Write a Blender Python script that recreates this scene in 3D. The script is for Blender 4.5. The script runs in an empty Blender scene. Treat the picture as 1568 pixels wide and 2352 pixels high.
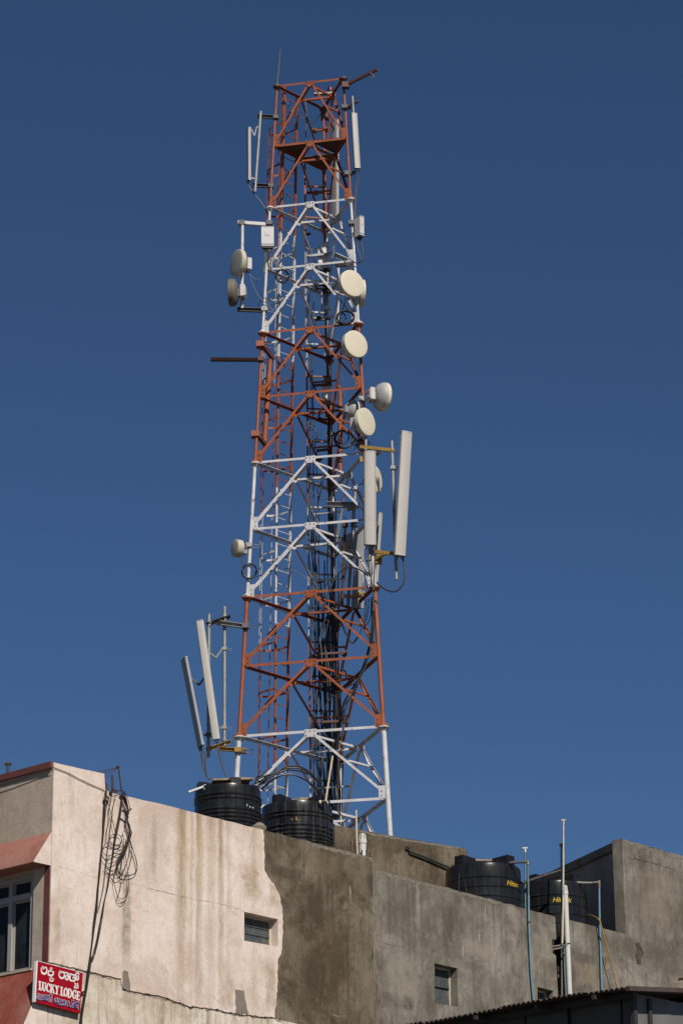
import bpy, math, random
from mathutils import Vector as V, Matrix
from mathutils.geometry import tessellate_polygon
rnd = random.Random(11)
S = bpy.context.scene
COL = S.collection
R = math.radians

# ------------------------------------------------------------------ camera geometry
F, TH, RO, EYE = 6746.81, 0.344799, 0.010424, 1.6
ct, st_, cr, sr = math.cos(TH), math.sin(TH), math.cos(RO), math.sin(RO)
CAM = V((0, 0, EYE))
def ray(x, y):
    X, U = x - 784, 1176 - y
    a = cr * X + sr * U; b = -sr * X + cr * U
    return V((a, F * ct - b * st_, F * st_ + b * ct))
def pt(p, Y):
    r = ray(*p); return CAM + r * (Y / r.y)
def onp(p, P0, n):
    r = ray(*p); return CAM + r * ((P0 - CAM).dot(n) / r.dot(n))
def proj(P):
    d = P - CAM
    f = d.y * ct + d.z * st_; u = -d.y * st_ + d.z * ct
    a, b = F * d.x / f, F * u / f
    return 784 + a * cr - b * sr, 1176 - (a * sr + b * cr)
def Zm(ox, oy, k):                       # coordinates read off an enlargement of the photograph
    return lambda x, y: ((ox + x * k) * .57414, (oy + y * k) * .57414)
ZA = Zm(900, 150, 700/1568); ZB = Zm(850, 800, 700/1568); ZC = Zm(800, 1300, 900/1568)
ZD = Zm(850, 1700, 850/1568); ZE = Zm(700, 2350, 900/1568); ZF = Zm(700, 2850, 900/1568)
YA = Zm(1100, 300, 400/1568); YB = Zm(1200, 900, 300/1568); YC = Zm(1200, 1500, 400/1568)
YD = Zm(1250, 1900, 450/1568); YE = Zm(1150, 2400, 450/1568); YF = Zm(1150, 2950, 450/1568)
YG = Zm(700, 2350, 350/915)
W1z = Zm(0, 3000, 700/1568); W2z = Zm(0, 3500, 600/1568); W3z = Zm(600, 3300, 700/1568)
W4z = Zm(1250, 3200, 750/1568); W5z = Zm(1700, 3200, 700/1568); W6z = Zm(2000, 3300, 731/1568)
W7z = Zm(100, 3800, 300/1568); W8z = Zm(1600, 3600, 1131/1568)
K1z = Zm(140, 3840, 200/1568); K2z = Zm(140, 3920, 200/1568); T1 = Zm(380, 3040, 200/784)

# ------------------------------------------------------------------ mesh helpers
ORG = {}
class MB:
    def __init__(s): s.v = []; s.f = []; s.sm = []; s.mi = []; s.m = 0
    def add(s, vs, fs, smooth=False):
        b = len(s.v); s.v += [V(v) for v in vs]
        for f in fs:
            s.f.append([i + b for i in f]); s.sm.append(smooth); s.mi.append(s.m)
        return s
    def obox(s, c, r, f, u, sx, sy, sz):
        c = V(c); vs = []
        for k in (-1, 1):
            for j in (-1, 1):
                for i in (-1, 1):
                    vs.append(c + r*(i*sx/2) + f*(j*sy/2) + u*(k*sz/2))
        return s.add(vs, [(0,2,3,1),(4,5,7,6),(0,1,5,4),(2,6,7,3),(0,4,6,2),(1,3,7,5)])
    def bar(s, p, q, w, h=None, up=V((0,0,1))):
        p, q = V(p), V(q); h = h or w
        a = (q-p); L = a.length
        if L < 1e-6: return s
        a.normalize()
        b = a.cross(up)
        if b.length < 1e-3: b = a.cross(V((1,0,0)))
        b.normalize(); c = b.cross(a)
        return s.obox((p+q)/2, a, b, c, L, w, h)
    def lbar(s, p, q, w, t, nf, sg=1):
        a = (q-p).normalized(); b = nf.cross(a).normalized()
        if b.z < 0: b = -b
        L = (q-p).length; m = (p+q)/2
        s.obox(m, a, nf, b, L, t, w)
        return s.obox(m + b*(sg*(w/2-t/2)) - nf*(w/2+t/2), a, nf, b, L, w, t)
    def tube(s, pts, r, n=8, cap=True):
        pts = [V(p) for p in pts]; rs = r if isinstance(r, (list, tuple)) else [r]*len(pts)
        N = len(pts); prev = None; vs = []; fs = []
        for i in range(N):
            t = (pts[min(i+1, N-1)] - pts[max(i-1, 0)])
            if t.length < 1e-9: t = V((0,0,1))
            t.normalize()
            if prev is None:
                x = t.cross(V((0,1,0.01)));
                if x.length < .05: x = t.cross(V((1,0,0)))
            else: x = prev - t*prev.dot(t)
            x.normalize(); prev = x; y = t.cross(x)
            for k in range(n):
                g = 2*math.pi*k/n
                vs.append(pts[i] + (x*math.cos(g) + y*math.sin(g))*rs[i])
        for i in range(N-1):
            for k in range(n):
                k2 = (k+1) % n
                fs.append((i*n+k, i*n+k2, (i+1)*n+k2, (i+1)*n+k))
        s.add(vs, fs, True)
        if cap:
            s.add(vs[:n], [tuple(range(n))[::-1]]); s.add(vs[-n:], [tuple(range(n))])
        return s
    def lathe(s, prof, o, ax=V((0,0,1)), n=24, smooth=True):
        o = V(o); ax = V(ax).normalized()
        x = ax.cross(V((0,1,0)) if abs(ax.y) < .9 else V((1,0,0))).normalized(); y = ax.cross(x)
        vs = []; fs = []
        for r, h in prof:
            for k in range(n):
                g = 2*math.pi*k/n
                vs.append(o + ax*h + (x*math.cos(g)+y*math.sin(g))*r)
        for i in range(len(prof)-1):
            for k in range(n):
                k2 = (k+1) % n
                fs.append((i*n+k, i*n+k2, (i+1)*n+k2, (i+1)*n+k))
        return s.add(vs, fs, smooth)
    def prism(s, loop, nrm, t):          # loop of 3D points on a plane, thickness t behind along -nrm
        n = len(loop); a = [V(p) for p in loop]; b = [p - nrm*t for p in a]
        s.add(a+b, [tuple(range(n)), tuple(range(2*n-1, n-1, -1))] + [(i, n+i, n+(i+1) % n, (i+1) % n) for i in range(n)])
        return s
def finish(o, label=None, cat=None, group=None, kind=None):
    if label: o['label'] = label
    if cat: o['category'] = cat
    if group: o['group'] = group
    if kind: o['kind'] = kind
    return o
def mesh_obj(name, mb, mats, parent=None, org=None):
    if parent is not None: org = ORG[parent]
    elif org is None:
        zs = min(v.z for v in mb.v)
        org = V((sum(v.x for v in mb.v)/len(mb.v), sum(v.y for v in mb.v)/len(mb.v), zs))
    me = bpy.data.meshes.new(name)
    me.from_pydata([v - org for v in mb.v], [], mb.f)
    mats = mats if isinstance(mats, (list, tuple)) else [mats]
    for m in mats: me.materials.append(m)
    me.polygons.foreach_set('use_smooth', mb.sm)
    me.polygons.foreach_set('material_index', mb.mi)
    me.update()
    import bmesh
    b = bmesh.new(); b.from_mesh(me); bmesh.ops.recalc_face_normals(b, faces=b.faces); b.to_mesh(me); b.free()
    me.set_sharp_from_angle(angle=R(38))
    o = bpy.data.objects.new(name, me); COL.objects.link(o)
    if parent is not None: o.parent = parent
    else: o.location = org
    ORG[o] = org
    return o
def part(name, mb, mats, parent, label=None, kind=None):
    return finish(mesh_obj(name, mb, mats, parent), label, None, None, kind)
def thing(name, label, cat, loc, group=None):
    o = bpy.data.objects.new(name, None); COL.objects.link(o)
    o.location = loc; o.empty_display_size = .2; ORG[o] = V(loc)
    return finish(o, label, cat, group)
def solo(name, mb, mats, label, cat, group=None, kind=None):
    return finish(mesh_obj(name, mb, mats), label, cat, group, kind)
def smooth(pts, k=6):
    pts = [V(p) for p in pts]
    if len(pts) < 3: return pts
    out = []
    for i in range(len(pts)-1):
        p0, p1, p2, p3 = pts[max(i-1,0)], pts[i], pts[i+1], pts[min(i+2,len(pts)-1)]
        for j in range(k):
            t = j/k
            out.append(.5*((2*p1)+(p2-p0)*t+(2*p0-5*p1+4*p2-p3)*t*t+(3*p1-p0-3*p2+p3)*t**3))
    out.append(pts[-1]); return out

# ------------------------------------------------------------------ materials
def nodes(name):
    m = bpy.data.materials.new(name); m.use_nodes = True
    nt = m.node_tree; return m, nt, nt.nodes['Principled BSDF']
def N(nt, typ, **kw):
    n = nt.nodes.new(typ)
    for k, v in kw.items():
        if k in n.inputs: n.inputs[k].default_value = v
        else: setattr(n, k, v)
    return n
def coord(nt, scale=(1,1,1), rot=0, kind='Object'):
    t = N(nt, 'ShaderNodeTexCoord'); m = N(nt, 'ShaderNodeMapping')
    r_ = N(nt, 'ShaderNodeMapping'); r_.inputs['Rotation'].default_value = (0, 0, rot)
    nt.links.new(t.outputs[kind], r_.inputs['Vector'])
    nt.links.new(r_.outputs['Vector'], m.inputs['Vector']); m.inputs['Scale'].default_value = scale
    return m.outputs['Vector']
def noise(nt, vec, scale, detail=4, rough=.55, dist=0):
    n = N(nt, 'ShaderNodeTexNoise'); n.inputs['Scale'].default_value = scale
    n.inputs['Detail'].default_value = detail; n.inputs['Roughness'].default_value = rough
    n.inputs['Distortion'].default_value = dist
    nt.links.new(vec, n.inputs['Vector']); return n.outputs['Fac']
def ramp(nt, fac, stops):
    r = N(nt, 'ShaderNodeValToRGB'); e = r.color_ramp.elements
    while len(e) < len(stops): e.new(.5)
    for k, (p, c) in enumerate(sorted(stops, key=lambda q: q[0])):
        e[k].position = min(1, max(0, p)); c = c if isinstance(c, (tuple, list)) else (c, c, c)
        e[k].color = (*c, 1)
    nt.links.new(fac, r.inputs['Fac']); return r.outputs['Color']
def mix(nt, fac, a, b, mode='MIX'):
    m = N(nt, 'ShaderNodeMix', data_type='RGBA', blend_type=mode)
    for sock, val in ((m.inputs[0], fac), (m.inputs[6], a), (m.inputs[7], b)):
        if isinstance(val, (int, float)): sock.default_value = val
        elif isinstance(val, (tuple, list)): sock.default_value = (*val, 1)
        else: nt.links.new(val, sock)
    return m.outputs[2]
def mul(nt, a, b):
    m = N(nt, 'ShaderNodeMath', operation='MULTIPLY')
    for i, v in enumerate((a, b)):
        if isinstance(v, (int, float)): m.inputs[i].default_value = v
        else: nt.links.new(v, m.inputs[i])
    return m.outputs[0]
def bump(nt, bs, h, strength=.3, dist=.02):
    b = N(nt, 'ShaderNodeBump'); b.inputs['Strength'].default_value = strength; b.inputs['Distance'].default_value = dist
    nt.links.new(h, b.inputs['Height']); nt.links.new(b.outputs['Normal'], bs.inputs['Normal'])
def simple(name, c, rough=.5, metal=0, var=.25, scale=6, chips=None, c2=None, spec=.5, bumps=0):
    m, nt, bs = nodes(name)
    v = coord(nt)
    c2 = c2 or tuple(x*(1-var) for x in c)
    col = ramp(nt, noise(nt, v, scale, 5, .6), [(.3, c2), (.7, c)])
    if chips:
        cc, th, sc = chips
        col = mix(nt, ramp(nt, noise(nt, v, sc, 6, .7), [(th, 0.), (th+.03, 1.)]), col, cc)
    nt.links.new(col, bs.inputs['Base Color'])
    bs.inputs['Roughness'].default_value = rough; bs.inputs['Metallic'].default_value = metal
    bs.inputs['Specular IOR Level'].default_value = spec
    if bumps: bump(nt, bs, noise(nt, v, scale*5, 4), bumps, .004)
    return m
M = {}
M['white'] = simple('white_mast_paint', (.55,.54,.55), .55, 0, .30, 4, ((.16,.115,.085), .605, 9))
M['orange'] = simple('orange_mast_paint', (.30,.075,.022), .6, 0, .38, 3.5, ((.10,.035,.02), .60, 8))
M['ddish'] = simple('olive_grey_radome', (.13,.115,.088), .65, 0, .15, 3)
M['dish2'] = simple('dimmed_cream_radome', (.44,.395,.305), .65, 0, .12, 3)  # cream radome darkened for the grazing light on left-turned dishes
M['wireb'] = simple('brown_black_wire', (.030,.021,.017), .6, 0, .4, 10)
M['panel2'] = simple('bright_antenna_shell', (.41,.39,.355), .45, 0, .12, 3, ((.34,.30,.25), .66, 10))
M['galv'] = simple('galvanised_steel', (.30,.30,.29), .5, .25, .35, 9)
M['dsteel'] = simple('dark_steel', (.10,.10,.095), .55, .2, .4, 8)
M['dorange'] = simple('rusty_dark_orange_steel', (.10,.03,.018), .6, 0, .4, 8)
M['dbrown'] = simple('shade_brown_steel', (.026,.008,.005), .7, 0, .4, 8, spec=.1)  # brown steel darkened to stand for the shadow inside the open channel
M['rust'] = simple('rusty_iron', (.065,.034,.024), .8, 0, .5, 20)
M['plat'] = simple('rust_brown_plate', (.09,.034,.02), .7, 0, .4, 5)
M['panel'] = simple('antenna_shell_white', (.335,.32,.30), .5, 0, .14, 2.5, ((.28,.25,.21), .70, 12))
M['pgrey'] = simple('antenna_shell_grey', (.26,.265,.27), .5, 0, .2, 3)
M['dish'] = simple('cream_radome', (.57,.515,.40), .6, 0, .10, 2.2, ((.36,.31,.23), .64, 9))
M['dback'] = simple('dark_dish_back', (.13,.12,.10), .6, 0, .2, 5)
M['dishback'] = simple('dish_back_white', (.35,.35,.36), .55, 0, .2, 4)
M['box'] = simple('radio_box_white', (.52,.50,.49), .45, 0, .15, 5)
M['cable'] = simple('black_cable_rubber', (.016,.016,.018), .5, 0, .3, 10)
M['yellow'] = simple('yellow_paint', (.32,.19,.03), .6, 0, .35, 9, ((.12,.07,.03), .60, 14))
M['red'] = simple('red_lamp_glass', (.085,.012,.014), .4, 0, .2, 4)
M['pvc'] = simple('white_pvc', (.55,.54,.50), .4, 0, .12, 6)
M['cream'] = simple('cream_pvc', (.58,.50,.34), .5, 0, .25, 9)
M['blue'] = simple('blue_pvc', (.12,.235,.31), .55, 0, .25, 7)
M['teal'] = simple('faded_teal_pvc', (.10,.165,.175), .55, 0, .3, 7)
M['gpipe'] = simple('old_grey_pipe', (.20,.17,.145), .5, .2, .4, 9)
M['dpipe'] = simple('dark_pipe', (.045,.04,.04), .5, .1, .4, 9)
M['ycable'] = simple('yellow_hose', (.32,.22,.02), .5, 0, .3, 9)
M['wood'] = simple('weathered_board', (.30,.22,.15), .8, 0, .4, 14)
M['twig'] = simple('dry_twigs', (.05,.035,.022), .9, 0, .4, 14)
M['stone'] = simple('rough_stone', (.25,.21,.16), .9, 0, .4, 20, bumps=.6)
M['alu'] = simple('grey_window_frame', (.36,.34,.31), .5, .1, .15, 7)
M['creamfr'] = simple('cream_window_frame', (.52,.47,.36), .6, 0, .2, 9)
M['lime'] = simple('pale_lime_streak', (.34,.31,.26), .95, 0, .35, 16)
M['mortar'] = simple('pale_mortar_edge', (.20,.178,.142), .95, 0, .45, 9, bumps=.5)
M['sheet2'] = simple('shaded_sheet_metal', (.085,.082,.078), .6, .15, .4, 2.5)  # sheet metal with the shade under the eave put into its colour
M['sheet'] = simple('grey_sheet_metal', (.17,.17,.17), .55, .15, .35, 2.5)
M['roofm'] = simple('rusty_corrugated_sheet', (.07,.05,.042), .75, .1, .5, 5)
M['sred'] = simple('sign_red', (.30,.001,.009), .6, 0, .12, 3, spec=.2)
M['swhite'] = simple('sign_white', (.72,.71,.68), .4, 0, .08, 8)
M['sblue'] = simple('sign_blue', (.03,.03,.17), .4, 0, .1, 8)
M['tyellow'] = simple('tank_lettering_yellow', (.40,.26,.01), .6, 0, .3, 30)
M['maroon'] = simple('maroon_paint', (.14,.04,.032), .75, 0, .35, 6, bumps=.3)
M['crack'] = simple('dark_grime', (.06,.05,.042), .95, 0, .4, 12)
M['patch'] = simple('cement_patch', (.20,.17,.135), .9, 0, .25, 9, bumps=.5)
M['asphalt'] = simple('dusty_ground', (.10,.09,.08), .9, 0, .3, .6)
# glass
m, nt, bs = nodes('dark_window_glass'); bs.inputs['Base Color'].default_value = (.012,.014,.016,1)
bs.inputs['Roughness'].default_value = .2; bs.inputs['Specular IOR Level'].default_value = .10
nt.links.new(ramp(nt, noise(nt, coord(nt), 3, 4), [(.35, (.010,.012,.014)), (.75, (.03,.033,.034))]), bs.inputs['Base Color'])
M['glass'] = m
m, nt, bs = nodes('dusty_louvre_glass')
nt.links.new(ramp(nt, noise(nt, coord(nt), 9, 6, .7), [(.3, (.035,.042,.040)), (.75, (.10,.108,.10))]), bs.inputs['Base Color'])
bs.inputs['Roughness'].default_value = .3; M['louvre'] = m
# black tank plastic with dust
def tankmat(name, dust):
    m, nt, bs = nodes(name); v = coord(nt)
    vs = coord(nt, (7, 7, .5))
    d = mul(nt, ramp(nt, noise(nt, vs, 2.2, 5, .6), [(.5, 0.), (.75, 1.)]), dust)
    col = mix(nt, d, ramp(nt, noise(nt, v, 4, 5), [(.3, (.007,.007,.008)), (.75, (.015,.015,.016))]), (.15,.14,.13))
    nt.links.new(col, bs.inputs['Base Color'])
    nt.links.new(ramp(nt, noise(nt, v, 9, 5), [(.3, .20), (.7, .32)]), bs.inputs['Roughness']); bs.inputs['Specular IOR Level'].default_value = .3
    return m
M['tank'] = tankmat('black_tank_plastic', .12); M['tankd'] = tankmat('dusty_black_tank_plastic', .42)

# ------------------------------------------------------------------ wall planes
PHI = .83691
d = V((math.cos(PHI), math.sin(PHI), 0)); nW = V((d.y, -d.x, 0)); Wl = V((-d.y, d.x, 0)); nL = -d
K = pt((122, 1752), 43.0)
K0 = V((K.x, K.y, 0))
class Plane:
    def __init__(s, o, ax, n): s.o = V(o); s.a = ax; s.n = n
    def uz(s, p, off=0):
        q = onp(p, s.o + s.n*off, s.n) - s.o; return (q.dot(s.a), q.z + s.o.z)
    def P(s, u, z, off=0):
        q = s.o + s.a*u + s.n*off; return V((q.x, q.y, z))
    def px(s, p, off=0):
        return s.P(*s.uz(p, off), off)
W1 = Plane(K0, d, nW); W2 = Plane(K0 - nW*.10, d, nW); WL = Plane(K0, Wl, nL)
zpar = W1.uz((240, 1816))[1]
ROOF = zpar - 1.0
def slab(mb, pl, outer, holes=(), off=0, t=.22, skip0=True):
    loops = [outer] + list(holes)
    tri = tessellate_polygon([[V((u, z, 0)) for u, z in l] for l in loops])
    flat = [p for l in loops for p in l]
    mb.add([pl.P(u, z, off) for u, z in flat], tri)
    for l in loops:
        n = len(l)
        for i in range(n):
            a, b = l[i], l[(i+1) % n]
            if skip0 and a[0] < .004 and b[0] < .004: continue
            mb.add([pl.P(*a, off), pl.P(*b, off), pl.P(*b, off-t), pl.P(*a, off-t)], [(0,1,2,3)])
    mb.add([pl.P(u, z, off-t) for u, z in flat], [q[::-1] for q in tri])
    return mb
def wallmat(name, base, dark, light, streaks=(), rng=(0, 1), streakcol=(.3,.2,.1), zt=13, zfall=4, drip=.35, dripcol=None,
            grain=.18, bmp=.35, blotch=.6, rot=-PHI, fresh=.5, stains=()):
    """plaster: mottling, vertical drips, hairline grain; streaks = (position along the wall, half width, strength)"""
    m, nt, bs = nodes(name)
    v = coord(nt, (1,1,1), rot)
    n1 = noise(nt, v, .75, 9, .70, .5)
    col = ramp(nt, n1, [(.39, dark), (.50, base), (.61, light)])
    n2 = noise(nt, v, 2.6, 10, .74, .9)
    col = mix(nt, ramp(nt, n2, [(.50, 0.), (.61, blotch)]), col, dark)
    n3 = noise(nt, coord(nt, (1.3,1.3,.8), rot), 2.1, 10, .72, .4)
    col = mix(nt, ramp(nt, n3, [(.52, 0.), (.63, fresh)]), col, light)
    dc = dripcol or dark
    for sc, off, w_, th in (((5.5,5.5,.30), 1.5, 1., .50), ((13,13,.55), 1.7, .75, .53)):
        col = mix(nt, ramp(nt, noise(nt, coord(nt, sc, rot), off, 8, .66, .25), [(th, 0.), (th+.20, drip*w_)]), col, dc)
    col = mix(nt, ramp(nt, noise(nt, coord(nt, (6.5,6.5,.33), rot), 2.3, 7, .66, .3), [(.58, 0.), (.74, drip*.8)]), col, light)
    sx = N(nt, 'ShaderNodeSeparateXYZ'); nt.links.new(v, sx.inputs[0])
    if streaks:
        jit = N(nt, 'ShaderNodeMath', operation='MULTIPLY_ADD'); jit.inputs[1].default_value = .16; nt.links.new(sx.outputs[0], jit.inputs[2])
        nt.links.new(noise(nt, coord(nt, (2,2,1.1), rot), 1.3, 7, .65), jit.inputs[0])
        mr = N(nt, 'ShaderNodeMapRange'); mr.inputs[1].default_value = rng[0]+.08; mr.inputs[2].default_value = rng[1]+.08
        nt.links.new(jit.outputs[0], mr.inputs[0])
        st = [(0, 0.)]
        for u, w, a in sorted(streaks):
            q = lambda x: (x-rng[0])/(rng[1]-rng[0])
            st += [(q(u-w), 0.), (q(u-w*.2), a), (q(u+w*.3), a*.8), (q(u+w), 0.)]
        f = ramp(nt, mr.outputs[0], st[:32])
        zr = N(nt, 'ShaderNodeMapRange'); zr.inputs[1].default_value = zt-zfall; zr.inputs[2].default_value = zt
        zr.inputs[3].default_value = .3; zr.inputs[4].default_value = 1
        nt.links.new(sx.outputs[2], zr.inputs[0])
        f = mul(nt, f, zr.outputs[0])
        f = mul(nt, f, ramp(nt, noise(nt, coord(nt, (9,9,1.3), rot), 2.2, 8, .72), [(.34, .45), (.58, 1.)]))
        col = mix(nt, f, col, streakcol)
    for u0_, hw_, z0_, z1_, a_, c_ in stains:          # separate stains: place, half width, foot and top, strength, colour
        wob = N(nt, 'ShaderNodeMath', operation='MULTIPLY_ADD'); wob.inputs[1].default_value = hw_*1.6; nt.links.new(sx.outputs[0], wob.inputs[2])
        nt.links.new(noise(nt, v, 1.7/max(.25, hw_*2), 8, .7), wob.inputs[0])
        sb = N(nt, 'ShaderNodeMath', operation='SUBTRACT'); nt.links.new(wob.outputs[0], sb.inputs[0]); sb.inputs[1].default_value = u0_ + hw_*.8
        ab = N(nt, 'ShaderNodeMath', operation='ABSOLUTE'); nt.links.new(sb.outputs[0], ab.inputs[0])
        mu = N(nt, 'ShaderNodeMapRange', interpolation_type='SMOOTHSTEP'); mu.inputs[1].default_value = hw_*.4; mu.inputs[2].default_value = hw_; mu.inputs[3].default_value = min(1, a_*1.5); mu.inputs[4].default_value = 0
        nt.links.new(ab.outputs[0], mu.inputs[0])
        wz = N(nt, 'ShaderNodeMath', operation='MULTIPLY_ADD'); hz = (z1_-z0_)/2; wz.inputs[1].default_value = hz*.7; nt.links.new(sx.outputs[2], wz.inputs[2])
        nt.links.new(noise(nt, v, 2.3/max(.3, hz), 8, .7), wz.inputs[0])
        sz_ = N(nt, 'ShaderNodeMath', operation='SUBTRACT'); nt.links.new(wz.outputs[0], sz_.inputs[0]); sz_.inputs[1].default_value = (z0_+z1_)/2 + hz*.35
        az_ = N(nt, 'ShaderNodeMath', operation='ABSOLUTE'); nt.links.new(sz_.outputs[0], az_.inputs[0])
        mz = N(nt, 'ShaderNodeMapRange', interpolation_type='SMOOTHSTEP'); mz.inputs[1].default_value = hz*.45; mz.inputs[2].default_value = hz*1.1; mz.inputs[3].default_value = 1; mz.inputs[4].default_value = 0
        nt.links.new(az_.outputs[0], mz.inputs[0])
        f = mul(nt, mul(nt, mu.outputs[0], mz.outputs[0]), ramp(nt, noise(nt, v, 7, 9, .74), [(.36, .3), (.6, 1.)]))
        col = mix(nt, f, col, c_)
    g = noise(nt, v, 42, 5, .75)
    col = mix(nt, grain, col, ramp(nt, g, [(.36, tuple(x*.35 for x in base)), (.64, tuple(min(1, x*1.35) for x in base))]))
    fine = noise(nt, v, 11, 10, .78, 1.5)
    col = mix(nt, ramp(nt, fine, [(.57, 0.), (.67, .5)]), col, tuple(x*.6 for x in dark))
    # hairline cracks
    vo = N(nt, 'ShaderNodeTexVoronoi', feature='DISTANCE_TO_EDGE'); vo.inputs['Scale'].default_value = .9
    wv = N(nt, 'ShaderNodeVectorMath', operation='MULTIPLY_ADD')
    nn = N(nt, 'ShaderNodeTexNoise'); nn.inputs['Scale'].default_value = 2.2; nn.inputs['Detail'].default_value = 8; nt.links.new(v, nn.inputs['Vector'])
    nt.links.new(nn.outputs['Color'], wv.inputs[0]); wv.inputs[1].default_value = (1.1,1.1,1.1); nt.links.new(v, wv.inputs[2]); nt.links.new(wv.outputs[0], vo.inputs['Vector'])
    hk = mul(nt, ramp(nt, vo.outputs['Distance'], [(.0, .7), (.006, 0.)]), ramp(nt, noise(nt, v, .8, 4), [(.5, 0.), (.6, .6)]))
    col = mix(nt, hk, col, tuple(x*.5 for x in dark))
    nt.links.new(col, bs.inputs['Base Color'])
    bs.inputs['Roughness'].default_value = .93; bs.inputs['Specular IOR Level'].default_value = .15
    hh = N(nt, 'ShaderNodeMath', operation='ADD'); nt.links.new(g, hh.inputs[0]); nt.links.new(fine, hh.inputs[1])
    bump(nt, bs, hh.outputs[0], bmp, .012)
    return m
def uW1(x, y): return W1.uz((x, y))[0]
u0s, u1s = uW1(240, 1816), uW1(605, 1910)
zl = zpar
stk = []
for zx, hw, a in ((285,.17,1.),(365,.09,.5),(430,.12,1.),(545,.13,.6),(632,.085,.95),(700,.08,.45),(925,.08,.45)):
    px = W3z(zx, 100); stk.append((uW1(*px), hw, a))
def stain(pl, o, zf, x0, y0, x1, y1, a, c):       # box on an enlargement -> stain tuple in the wall object's own axes
    u0, z1 = pl.uz(zf((x0+x1)/2, y0)); u1, z0 = pl.uz(zf((x0+x1)/2, y1)); ul = pl.uz(zf(x0, y0))[0]; ur = pl.uz(zf(x1, y0))[0]
    return ((ul+ur)/2 - o, abs(ur-ul)/2, z0, z1, a, c)
BR, DK, GN, LT, GR = (.26,.17,.09), (.05,.038,.026), (.22,.19,.13), (.26,.235,.19), (.085,.075,.062)
M['pale'] = wallmat('pale_pink_plaster', (.63,.525,.455), (.49,.385,.315), (.70,.615,.55), stk, (u0s, u1s), (.22,.135,.05), zpar, 3.2, .22, (.42,.32,.22), blotch=.55, fresh=.6,
    stains=[stain(W1, 0, W1z, 1085, 1050, 1185, 1950, .75, GN), stain(W1, 0, W3z, 800, 340, 1010, 700, .55, BR), stain(W1, 0, W3z, 1020, 1180, 1140, 1720, .5, BR), stain(W1, 0, W3z, 620, 1350, 770, 1680, .4, BR),
            stain(W1, 0, W2z, 560, 300, 640, 900, .35, GN), stain(W1, 0, W1z, 1350, 560, 1410, 1250, .35, GN), stain(W1, 0, W3z, 1040, 480, 1170, 760, .45, BR), stain(W1, 0, W1z, 600, 150, 680, 640, .3, GN), stain(W1, 0, W3z, 230, 0, 660, 700, .22, (.44,.32,.18))])
G2O = uE2_ = W1.uz(W4z(500, 490))[0]
M['grey1'] = wallmat('bare_brown_cement', (.118,.094,.066), (.052,.039,.024), (.205,.17,.125), drip=.7, blotch=.8, dripcol=(.045,.032,.018), fresh=.6,
    stains=[stain(W1, 0, W4z, -60, 640, 110, 1100, .75, DK), stain(W1, 0, W4z, 60, 900, 300, 1700, .5, (.06,.04,.018)), stain(W1, 0, W3z, 1030, 360, 1400, 500, .6, DK), stain(W1, 0, W3z, 1450, 1200, 1568, 1500, .7, DK),
            stain(W1, 0, W3z, 1200, 950, 1400, 1300, .5, (.17,.14,.11)), stain(W1, 0, W4z, 310, 560, 480, 800, .4, (.19,.16,.12)), stain(W1, 0, W4z, -100, 420, 300, 660, .45, (.17,.135,.085)), stain(W1, 0, W4z, 330, 900, 500, 1900, .4, (.15,.125,.09))])
M['grey2'] = wallmat('bare_grey_cement', (.168,.150,.121), (.082,.070,.055), (.27,.245,.205), drip=.7, blotch=.65, dripcol=(.075,.062,.046), fresh=.55,
    stains=[stain(W2, G2O, W4z, 520, 820, 860, 1180, .6, GR), stain(W2, G2O, W4z, 740, 1620, 860, 1780, .8, (.06,.052,.045)), stain(W2, G2O, W4z, 1000, 600, 1200, 900, .4, LT), stain(W2, G2O, W4z, 540, 1280, 1000, 1700, .5, LT), stain(W2, G2O, W4z, 850, 700, 900, 1080, .5, LT),
            stain(W2, G2O, W4z, 1200, 1180, 1568, 1340, .45, LT), stain(W2, G2O, W6z, 0, 960, 120, 1130, .5, GR), stain(W2, G2O, W6z, 330, 860, 420, 1010, .5, LT), stain(W2, G2O, W6z, 620, 1180, 860, 1400, .5, (.25,.20,.135)), stain(W2, G2O, W6z, 600, 1100, 850, 1190, .6, GR),
            stain(W2, G2O, W6z, 1230, 1040, 1600, 1300, .5, GR), stain(W2, G2O, W6z, 1100, 320, 1560, 900, .35, (.20,.16,.115))])
M['grey3'] = wallmat('dark_cement', (.075,.068,.06), (.05,.045,.04), (.11,.10,.09), drip=.4, blotch=.5)  # darker cement tone for shaft back, brick edge, hole and room end
M['greyS'] = wallmat('lifted_shade_cement', (.26,.24,.21), (.19,.172,.15), (.32,.295,.26), drip=.4, blotch=.5)  # cement colour lightened to lift the shaded side of the roof block
M['band'] = wallmat('dirty_whitewash', (.57,.50,.41), (.34,.27,.185), (.66,.60,.52), drip=.9, dripcol=(.17,.125,.07), blotch=.65)
M['side'] = wallmat('rough_beige_render', (.465,.38,.30), (.34,.27,.21), (.53,.445,.36), drip=.4, bmp=.7, grain=.18, rot=-PHI-math.pi/2)
M['panelw'] = wallmat('cream_wall_panel', (.47,.40,.32), (.36,.30,.23), (.53,.46,.38), drip=.3, rot=-PHI-math.pi/2)
M['awn'] = wallmat('faded_red_awning', (.33,.135,.10), (.255,.098,.07), (.39,.195,.155), drip=.3, blotch=.45, rot=-PHI-math.pi/2)
M['awn2'] = wallmat('weathered_red_apron', (.27,.065,.045), (.19,.045,.032), (.33,.17,.135), drip=.5, dripcol=(.24,.16,.12), blotch=.5, rot=-PHI-math.pi/2)

exec_parts = []
# ================================================================== SETTING
g = MB(); g.add([(-900,-300,0),(900,-300,0),(900,1500,0),(-900,1500,0)], [(0,1,2,3)])
finish(mesh_obj('ground', g, M['asphalt'], org=V((0,0,0))), kind='structure')

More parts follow.
